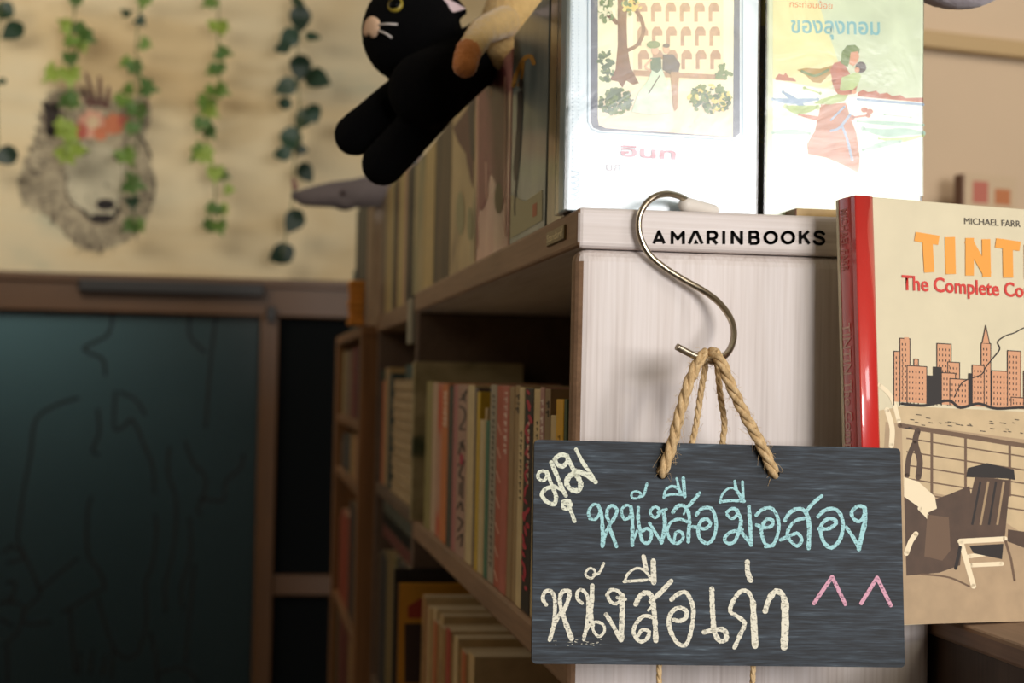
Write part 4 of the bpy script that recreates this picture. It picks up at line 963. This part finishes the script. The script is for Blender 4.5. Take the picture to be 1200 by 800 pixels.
# contents of the pine bookcase
X = XB+0.014
tiers = [(Z3[0], zc3-0.022, [(392,402,408,'cream',(176,146,104)),(402,410,404,'brown-grey',(120,96,74)),(410,417,402,'dark red',(116,34,32)),(417,426,400,'charcoal',(48,40,40))]),
         (Z3[1], Z3[0]-0.02, [(392,402,512,'dusty brown',(110,84,60)),(402,411,508,'slate',(66,62,60)),(411,426,505,'pale tan',(168,134,92))]),
         (Z3[2], Z3[1]-0.02, [(392,402,600,'brick',(140,74,44)),(402,411,606,'rust red',(150,66,42)),(411,426,598,'dark brown',(74,54,44))]),
         (Z3[3], Z3[2]-0.02, [(392,402,690,'olive drab',(84,80,52)),(402,413,696,'maroon',(98,38,32)),(413,426,688,'sandy',(142,112,66))])]
for ti, (zb, zm, bl_) in enumerate(tiers):
    fill(X, zb, bl_, 'the %s tier of the pine bookcase' % ['upper', 'second', 'third', 'low'][ti], 'books in the pine bookcase', ymin=YB1+0.032, ymax=YB2-0.075, zmax=zm-0.012, py=500, seed=ti+3)

# ------------------------------------------------------------------ the two sleeved novels facing the viewer
YF = 1.215
la = math.radians(-1.0)
def cover_book(label, px0, px1, pyb, H, th, col, spine, Yf=YF):
    a = atY(px0, pyb, Yf); b = atY(px1, pyb, Yf)
    r = book('novel', label, (a.x, Yf, ZT+0.0003-th*math.sin(la)*0-0.0), th, H, b.x-a.x, col, rot=(la, 0, 0), spine=spine, soft=False)
    r.location.z = ZT+0.0004+th*math.sin(-la)
    n_ = Matrix.Rotation(la, 3, 'X') @ Vector((0, -1, 0))
    return r, Frame(r.location, n_, off=0.00010, step=0.0000018), b.x-a.x
M_sl = sleeve_mat('clear_sleeve', 0.95, 0.18, 0.16, 18)
def sleeve(r, W, th, H, e=0.0016, over=0.0):
    bm = newbm()
    box(bm, (-e-over, -e, -0.0002), (W+e, th+e, H+0.002), 0.0008, 0, 1)
    bm.faces.ensure_lookup_table()
    top_ = [f for f in bm.faces if abs(f.normal.z) > 0.9]
    bmesh.ops.delete(bm, geom=top_, context='FACES')
    obj('plastic_sleeve', bm, M_sl, r, world=False)
def V(l): return [(660+u/3.2, v/3.2) for u, v in l]
def Wd(l): return [(880+u/3.2, v/3.2) for u, v in l]
Hc = 0.205
lb_, fr, Wl = cover_book('pale blue sleeved novel with a park picture on its cover, left of the pair', 666, 888, 120, Hc, 0.034, mat('pale_blue_cover', (212, 224, 230), 0.5), mat('pale_blue_spine', (170, 186, 190), 0.5))
PM = [mat('pv_sky', (242, 238, 204), 0.55, var=0.04, vscale=30), mat('pv_slate', (92, 100, 118), 0.55), mat('pv_trunk', (126, 84, 56), 0.55, var=0.2, vscale=120), mat('pv_green', (112, 134, 84), 0.55, var=0.25, vscale=120), mat('pv_green2', (78, 104, 76), 0.55, var=0.25, vscale=120),
      mat('pv_window', (176, 138, 108), 0.55, var=0.15, vscale=200), mat('pv_wall', (236, 224, 184), 0.55), mat('pv_ground', (240, 220, 194), 0.55, var=0.08, vscale=60), mat('pv_dress', (202, 220, 196), 0.55, var=0.1, vscale=150), mat('pv_coat', (86, 72, 64), 0.55), mat('pv_skin', (222, 178, 146), 0.55), mat('pv_dkgreen', (74, 106, 74), 0.55), mat('pv_yellow', (228, 206, 120), 0.55)]
bm = newbm()
fr.poly(bm, V([(103,-60),(662,-60),(662,500),(640,515),(140,490),(112,478),(103,455)]), 1)
fr.poly(bm, V([(130,-60),(640,-60),(636,514),(160,480),(134,470),(130,445)]), 0)
fr.poly(bm, V([(262,-60),(600,-60),(600,300),(262,300)]), 6)
for r_, y0_ in ((0, 100), (1, 188), (-1, 10)):
    for k in range(6):
        x0 = 278+k*54+(r_*3); 
        fr.poly(bm, V([(x0,y0_+72),(x0,y0_+16),(x0+10,y0_),(x0+30,y0_),(x0+40,y0_+16),(x0+40,y0_+34),(x0+14,y0_+34),(x0+14,y0_+72)]), 5)
fr.poly(bm, V([(262,262),(612,282),(612,300),(262,284)]), 5)
fr.poly(bm, V([(134,380),(260,330),(612,352),(636,400),(636,514),(160,480),(134,470)]), 7)
fr.poly(bm, V([(204,-60),(244,-60),(238,90),(240,170),(252,250),(284,312),(262,318),(236,302),(222,330),(206,306),(174,300),(196,260),(204,170)]), 2)
fr.line(bm, V([(238,190),(278,168),(300,120),(292,70),(268,30),(262,-20)]), 4.5, 2); fr.line(bm, V([(200,85),(186,70),(170,58)]), 5, 2)
def clump(cx, cy, rx, ry, n, mis, s0=6, s1=14, K=V):
    for _ in range(n):
        a = random.uniform(0, 2*PI); q = math.sqrt(random.random()); c = K([(cx+rx*q*math.cos(a), cy+ry*q*math.sin(a))])[0]
        fr.disc(bm, c, random.uniform(s0, s1)/3.2, random.uniform(s0, s1)*0.7/3.2, random.choice(mis), 7, random.uniform(0, 3))
clump(160, 250, 28, 60, 40, [3, 4]); clump(196, 380, 60, 48, 110, [3, 4, 4]); clump(550, 372, 78, 56, 130, [3, 4, 3, 12]); clump(165, 20, 32, 60, 36, [3, 0]); clump(262, 15, 40, 40, 24, [3, 12]); clump(600, 270, 30, 26, 20, [3])
fr.poly(bm, V([(335,255),(368,255),(385,300),(410,420),(330,432),(255,420),(280,350),(318,300)]), 8)
fr.poly(bm, V([(326,218),(366,216),(368,258),(352,275),(328,262)]), 11); fr.disc(bm, V([(344,190)])[0], 4.2, 5, 10); fr.disc(bm, V([(338,168)])[0], 8, 4.5, 3)
fr.line(bm, V([(328,225),(308,250),(325,265)]), 2.4, 10); fr.poly(bm, V([(374,205),(412,205),(438,240),(430,280),(405,280),(372,262)]), 9); fr.poly(bm, V([(402,270),(434,270),(428,405),(418,418),(412,400)]), 5)
fr.disc(bm, V([(386,184)])[0], 4, 5.4, 10); fr.disc(bm, V([(386,172)])[0], 4.2, 2.6, 9); fr.line(bm, V([(320,350),(360,285)]), 1.4, 9)
obj('cover_picture', bm, PM, lb_)
bm = newbm()
fr.line(bm, V([(92,-60),(92,455),(104,482),(130,496),(640,526),(672,510),(672,-60)]), 0.9, 0, False, False)
for k in range(46): fr.disc(bm, V([(36, -50+k*15)])[0], 0.8, mi=0, n=6); fr.disc(bm, V([(58, -50+k*15)])[0], 0.6, mi=0, n=6)
for k in range(5): fr.line(bm, V([(30,640+k*22),(60,650+k*22),(34,664+k*22)]), 1.0, 0)
obj('border_print', bm, mat('border_blue', (150, 174, 190), 0.5), lb_)
bm = place_text('อินท', *V([(215,585),(420,598),(215,545)]), fr, 0.02); obj('title_lettering', bm, mat('title_rose', (186, 120, 136), 0.5), lb_)
bm = place_text('บก', *V([(160,640),(215,643),(160,608)]), fr, 0.0); obj('author_lettering', bm, mat('title_mauve', (150, 140, 150), 0.5), lb_)
sleeve(lb_, Wl, 0.034, Hc, over=0.001)
rb_, fr, Wr = cover_book('sleeved novel with a cloaked woman walking over ice on its cover', 897.5, 1080, 120, Hc-0.004, 0.030, mat('sage_cover', (206, 214, 180), 0.5, var=0.04, vscale=20), mat('dark_teal_spine', (22, 46, 46), 0.45))
RM = [mat('pr_sky', (204, 214, 184), 0.55, var=0.08, vscale=40), mat('pr_glow', (226, 222, 168), 0.55, var=0.05, vscale=40), mat('pr_ice', (232, 236, 222), 0.55, var=0.03, vscale=60), mat('pr_teal', (160, 190, 172), 0.55), mat('pr_brown', (186, 124, 88), 0.55, var=0.12, vscale=90),
      mat('pr_olive', (110, 132, 66), 0.55, var=0.15, vscale=120), mat('pr_green', (178, 196, 130), 0.55, var=0.1, vscale=120), mat('pr_skin', (216, 156, 120), 0.55), mat('pr_hair', (74, 60, 52), 0.55), mat('pr_rust', (184, 112, 82), 0.55, var=0.15, vscale=90), mat('pr_blue', (150, 172, 196), 0.55), mat('pr_ochre', (176, 140, 60), 0.55)]
bm = newbm()
fr.poly(bm, Wd([(82,-60),(646,-60),(646,380),(82,310)]), 0); fr.poly(bm, Wd([(82,-60),(230,-60),(330,240),(300,330),(82,310)]), 1)
fr.poly(bm, Wd([(82,295),(250,330),(400,345),(646,385),(646,735),(82,735)]), 2)
fr.poly(bm, Wd([(400,348),(420,336),(440,346),(470,340),(482,352),(510,348),(530,360),(560,356),(580,368),(646,366),(646,384),(400,362)]), 9)
fr.poly(bm, Wd([(92,292),(105,276),(122,282),(130,272),(142,290),(158,292),(172,306),(92,300)]), 9)
fr.line(bm, Wd([(400,372),(520,382),(646,392)]), 3, 10)
for l, wd, m in [([(82,372),(160,380),(250,372)],4,10), ([(120,345),(170,380),(200,400)],4,10), ([(130,400),(180,412),(250,402)],6,6), ([(400,455),(520,462),(646,468)],3,3), ([(420,482),(500,498),(580,494),(646,500)],6,3), ([(82,498),(150,494),(220,500)],4,3), ([(480,520),(560,525),(646,508)],3,6), ([(420,562),(500,540),(560,530)],4,3), ([(180,430),(240,442),(300,446)],3,9), ([(380,440),(440,432)],6,9), ([(200,330),(260,350)],4,6), ([(500,430),(600,440)],2,3)]:
    fr.line(bm, Wd(l), wd, m, taper=lambda t: 0.35+1.3*math.sin(PI*min(max(t,0.02),0.98)))
for c in ((425,412),(445,418)): fr.disc(bm, Wd([c])[0], 4, 3, 9)
fr.poly(bm, Wd([(172,262),(205,255),(262,258),(305,244),(330,262),(290,282),(262,312),(232,308),(205,282)]), 11); fr.line(bm, Wd([(190,266),(240,284),(290,262)]), 3, 5)
fr.poly(bm, Wd([(262,392),(356,385),(372,440),(396,500),(408,590),(404,650),(350,620),(280,590),(214,578),(210,540),(240,490)]), 4)
fr.poly(bm, Wd([(296,262),(312,236),(345,228),(362,262),(400,320),(392,345),(330,362),(312,330)]), 9)
fr.poly(bm, Wd([(340,290),(400,268),(414,284),(402,318),(366,352),(352,378),(300,392),(236,388),(262,372),(330,352)]), 6)
fr.line(bm, Wd([(310,300),(330,345),(378,345)]), 5, 9); fr.disc(bm, Wd([(386,345)])[0], 3, 2.4, 7)
fr.poly(bm, Wd([(336,236),(340,196),(360,170),(390,168),(408,184),(405,200),(380,196),(372,222),(362,252)]), 5)
fr.poly(bm, Wd([(374,196),(402,192),(406,214),(398,236),(384,248),(368,240)]), 7); fr.disc(bm, Wd([(412,252)])[0], 6.5, 6.5, 8); fr.disc(bm, Wd([(398,262)])[0], 3, 3, 7)
fr.line(bm, Wd([(340,470),(360,520),(380,600)]), 3, 10); fr.line(bm, Wd([(372,430),(330,480),(300,490)]), 3, 10); fr.line(bm, Wd([(350,400),(300,450)]), 2.4, 10)
obj('cover_picture', bm, RM, rb_)
bm = place_text('ของลุงทอม', *Wd([(150,122),(484,130),(150,62)]), fr, 0.02); obj('title_lettering', bm, mat('title_teal', (120, 176, 182), 0.5), rb_)
bm = place_text('กระท่อมน้อย', *Wd([(145,26),(305,34),(145,2)]), fr, 0.0); obj('overtitle_lettering', bm, mat('title_orange', (214, 120, 62), 0.5), rb_)
fr2 = Frame(rb_.location, (-1, 0, 0), off=0.0004)
bm = newbm()
for cx_, cy_ in ((893,84),(892,128),(893,160)): fr2.line(bm, [(cx_-2.5,cy_-3),(cx_+1.5,cy_),(cx_-2,cy_+4),(cx_+2,cy_+7)], 1.0)
fr2.poly(bm, [(890,-20),(897,-20),(897,30),(890,30)]) 
obj('spine_ornament', bm, mat('spine_gold', (150, 140, 60), 0.5), rb_)
sleeve(rb_, Wr, 0.030, Hc-0.004)
# thin books lying on the top board behind the big hardcover
a = atY(929, 250, Y0+0.02)
bkl = book('booklet', 'thin brown and yellow booklet lying on the top board behind the red spine', (a.x, Y0+0.014, ZT+0.0004), 0.032, 0.0062, 0.10, (176,140,70), spine=(120,82,60))

# small book on a wall ledge far behind, right
p = Vector((pw.x, YW, 0)); q0 = atP(1095, 236, p, nw); q1 = atP(1155, 238, p, nw); qt = atP(1120, 211, p, nw)
u0 = (q0-p).dot(dxw); u1 = (q1-p).dot(dxw); zl = q0.z-0.03
led = thing('wall_ledge', 'small wooden ledge on the beige wall behind the big hardcover', 'shelf', matrix=MW)
bm = newbm(); box(bm, (u0-0.25, -0.16, zl-0.02), (u1+0.35, -0.0005, zl), 0.002); obj('ledge_board', bm, M_walnut_lit, led, world=False)
for uu in (u0-0.1, u1+0.2):
    bm = newbm(); box(bm, (uu, -0.12, zl-0.08), (uu+0.015, -0.0005, zl-0.02), 0.002); obj('bracket', bm, M_walnut, led, world=False)
sb = thing('small_book', 'small blurred book with red and orange cover shapes on the far wall ledge', 'book', matrix=MW)
bm = newbm(); box(bm, (u0, -0.10, zl+0.0004), (u1, -0.07, qt.z), 0.001); obj('cover', bm, mat('small_cover', (190, 168, 138), 0.5), sb, world=False)
bm = newbm(); box(bm, (u0-0.004, -0.099, zl+0.001), (u0+0.012, -0.071, qt.z-0.001), 0.001); obj('spine', bm, mat('small_spine', (110, 76, 58), 0.5), sb, world=False)
bm = newbm(); wl = u1-u0; hl = qt.z-zl
box(bm, (u0+0.16*wl, -0.1005, zl+0.25*hl), (u0+0.45*wl, -0.1, zl+0.82*hl), 0.0, 0)
box(bm, (u0+0.58*wl, -0.1005, zl+0.25*hl), (u0+0.88*wl, -0.1, zl+0.66*hl), 0.0, 1); obj('cover_print', bm, [mat('small_red', (176, 104, 88), 0.5), mat('small_orange', (176, 112, 72), 0.5)], sb, world=False)

# ------------------------------------------------------------------ plush toys
M_black = mat('black_plush', (7, 7, 8), 1.0, sheen=0.0, bump=0.4, bscale=600)
YC = 1.66
def S(px, y): return px/F*y          # pixel length to metres at depth y
hc = atY(482, 38, YC); hr = S(60, YC)
cat_ = thing('plush_cat', 'black plush cat draped over the top books with two arms dangling', 'plush toy', atY(540, 110, 1.78))
bm = newbm()
ellipsoid(bm, hc, (hr*0.985, hr, hr*1.03))
# ears: flattened cones
def ear(bm, base, tip, wdt, thk):
    base = Vector(base); tip = Vector(tip); ax = tip-base
    pts = [base+ax*t for t in (0, .25, .5, .75, .95, 1.02)]; tube(bm, pts, [wdt, wdt*0.93, wdt*0.78, wdt*0.52, wdt*0.28, wdt*0.1], 16)
ear(bm, atY(514, 6, YC-0.012), atY(547, 15, YC-0.016), S(19, YC), 0.01)
ear(bm, atY(478, -18, YC+0.01), atY(482, -52, YC), S(18, YC), 0.01)
capsule(bm, atY(500, 106, 1.60), atY(545, 76, 1.64), S(46, 1.60), S(37, 1.64))
capsule(bm, atY(545, 74, 1.64), atY(600, 42, 1.92), S(37, 1.64), S(37, 1.92))
capsule(bm, atY(478, 106, 1.655), atY(416, 158, 1.64), S(24, YC), S(24.5, YC))
capsule(bm, atY(508, 128, 1.64), atY(449, 192, 1.60), S(25, YC), S(25, YC))
bm = fuse(bm, 0.0026, 0.0006, 260)
obj('body', bm, M_black, cat_, smooth=True)
def on_head(px, py, lift=0.0008):
    r = ray(px, py).normalized(); oc = CAM-hc; b = oc.dot(r); c = oc.dot(oc)-(hr*1.0)**2; disc_ = b*b-c
    if disc_ < 0: return CAM+r*(-b)
    p = CAM+r*(-b-math.sqrt(disc_)); return p+(p-hc).normalized()*lift
def patch(outline, m, name, lift=0.0012, thick=0.0015, cen=None):
    bm = newbm(); c = cen or (sum(p[0] for p in outline)/len(outline), sum(p[1] for p in outline)/len(outline))
    rings = []
    for t in (1.0, 0.7, 0.35):
        rings.append([bm.verts.new(on_head(c[0]+(x-c[0])*t, c[1]+(y-c[1])*t, lift+(thick if t < 0.99 else 0))) for x, y in outline])
    base = [bm.verts.new(on_head(x, y, -0.002)) for x, y in outline]; n = len(outline)
    cv = bm.verts.new(on_head(c[0], c[1], lift+thick))
    allr = [base]+rings
    for A_, B_ in zip(allr[:-1], allr[1:]):
        for k in range(n): bm.faces.new((A_[k], A_[(k+1) % n], B_[(k+1) % n], B_[k]))
    for k in range(n): bm.faces.new((rings[-1][k], rings[-1][(k+1) % n], cv))
    bmesh.ops.recalc_face_normals(bm, faces=bm.faces)
    return obj(name, bm, m, cat_, smooth=True)
def ell(cx, cy, rx, ry, rot=0, n=24): return [(cx+rx*math.cos(2*PI*k/n)*math.cos(rot)-ry*math.sin(2*PI*k/n)*math.sin(rot), cy+rx*math.cos(2*PI*k/n)*math.sin(rot)+ry*math.sin(2*PI*k/n)*math.cos(rot)) for k in range(n)]
eye = patch(ell(463.5, 6, 9.5, 7.5, -0.5), mat('eye_gold', (150, 132, 44), 0.4), 'eye')
o = patch(ell(463.5, 6, 7.0, 5.2, -0.5), mat('eye_black', (8, 8, 8), 0.2), 'pupil', lift=0.0030); o.parent = eye
patch([tuple(p.xy) for p in smooth_path([(427,34,0),(430,24,0),(437,19,0),(444,24,0),(444,34,0),(440,43,0),(436,44,0),(434,40,0),(430,43,0),(427,40,0)], 3, True)], mat('muzzle_peach', (214, 178, 146), 0.9), 'muzzle', cen=(436, 32))
bm = newbm()
for l in ([(446,29),(456,28.5),(466,29)], [(445,36),(453,39),(460,44)]): tube(bm, [on_head(x, y, 0.002) for x, y in l], 0.0011, 8)
obj('whiskers', bm, mat('whisker', (206, 196, 190), 0.8), cat_)
bm = newbm()                                                     # pink lining of the near ear
e0 = [(515,-6),(524,-2),(536,4),(546,10),(537,13),(527,15),(517,18)]
A_ = [bm.verts.new(atY(x, y, YC-0.0315+0.010*max(0, (x-520)/25)**1.5)) for x, y in e0]
B_ = [bm.verts.new(atY(x, y, YC-0.005)) for x, y in e0]; n = len(e0)
bm.faces.new(A_); bm.faces.new(list(reversed(B_)))
for k in range(n): bm.faces.new((A_[k], B_[k], B_[(k+1) % n], A_[(k+1) % n]))
bmesh.ops.recalc_face_normals(bm, faces=bm.faces)
obj('ear_lining', bm, mat('ear_pink', (206, 184, 186), 0.9), cat_)

M_crm = mat('cream_plush', (214, 180, 120), 0.95, sheen=0.4, bump=0.7, bscale=420, var=0.08, vscale=90)
YP = 1.52
crm = thing('plush_toy', 'cream plush toy with a brown paw lying behind the black cat', 'plush toy', atY(600, 40, 1.56))
bm = newbm()
ellipsoid(bm, atY(608, 22, 1.625), (S(44, 1.62), 0.042, S(66, 1.62)), Matrix.Rotation(0.35, 3, 'Y'))
capsule(bm, atY(590, 26, 1.585), atY(566, 36, 1.545), S(20, YP), S(17, YP)); capsule(bm, atY(566, 36, 1.545), atY(552, 56, 1.50), S(17, YP), S(15.5, YP))
ellipsoid(bm, atY(640, -30, 1.62), (S(40, 1.6), 0.05, S(40, 1.6)))
bm = fuse(bm, 0.0024, 0.0014, 420, 4); obj('body', bm, M_crm, crm, smooth=True)
bm = newbm(); capsule(bm, atY(549, 60, 1.497), atY(545, 76, 1.492), S(15.5, YP), S(15, YP)); bm = fuse(bm, 0.0018, 0.0014, 420, 3)
obj('paw', bm, mat('brown_plush', (196, 124, 66), 0.95, sheen=0.4, bump=0.7, bscale=420, var=0.1, vscale=90), crm, smooth=True)

M_gry = mat('grey_plush', (104, 94, 92), 0.95, sheen=0.3, bump=0.4, bscale=200, var=0.08, vscale=40)
YG = 3.35
gry = thing('plush_toy', 'grey plush animal with a long pointed snout on the far books', 'plush toy', atY(450, 235, YG))
bm = newbm()
pts = [atY(x, y, YG+d_) for x, y, d_ in [(346,229,-.02),(358,231,-.02),(378,229,-.01),(400,227,0),(420,226,0),(445,222,.02),(470,214,.03),(500,206,.06)]]
tube(bm, smooth_path(pts, 4), [S(v, YG) for v in [float(x) for x in __import__('numpy').interp([k/28 for k in range(29)], [0,.08,.2,.35,.55,.75,1], [5,9,12,15,17,21,24])]], 20)
ellipsoid(bm, pts[0], (S(6, YG),)*3); ellipsoid(bm, atY(404, 236, YG), (S(16, YG), S(14, YG), S(11, YG))); ellipsoid(bm, pts[-1], (S(27, YG), S(27, YG), S(26, YG)))
bm = fuse(bm, 0.004, 0.001, 150); obj('body', bm, M_gry, gry, smooth=True)
bm = newbm(); ellipsoid(bm, atY(402, 226, YG-S(16, YG)), (0.006, 0.004, 0.006)); obj('eye', bm, mat('eye_brown', (52, 34, 30), 0.3), gry, smooth=True)
bm = newbm(); ear(bm, atY(346, 222, YG-.02), atY(343, 207, YG-.02), S(4, YG), .01); obj('tail_tip', bm, mat('pinkish_plush', (150, 112, 100), 0.95), gry, smooth=True)

YQ = 1.262; pl = thing('plush_toy', 'lilac grey plush lying across the tops of the sleeved novels', 'plush toy', (0.50, YQ, ZT+Hc))
M_lil = mat('lilac_plush', (206, 196, 204), 0.95, sheen=0.3, bump=0.3, bscale=300)
bm = newbm(); zt_ = atY(1128, 11, YQ).z
ellipsoid(bm, (atY(1122, 0, YQ).x, YQ, zt_+0.030), (S(72, YQ), 0.035, 0.030)); 
ellipsoid(bm, (atY(990, 0, YQ-0.01).x, YQ+0.0, ZT+Hc+0.034), (0.07, 0.036, 0.034)); capsule(bm, (atY(1000,0,YQ).x, YQ, ZT+Hc+0.036), (atY(1110,0,YQ).x, YQ, zt_+0.032), 0.028, 0.026)
bm = fuse(bm, 0.003, 0.0006, 250); obj('body', bm, M_lil, pl, smooth=True)
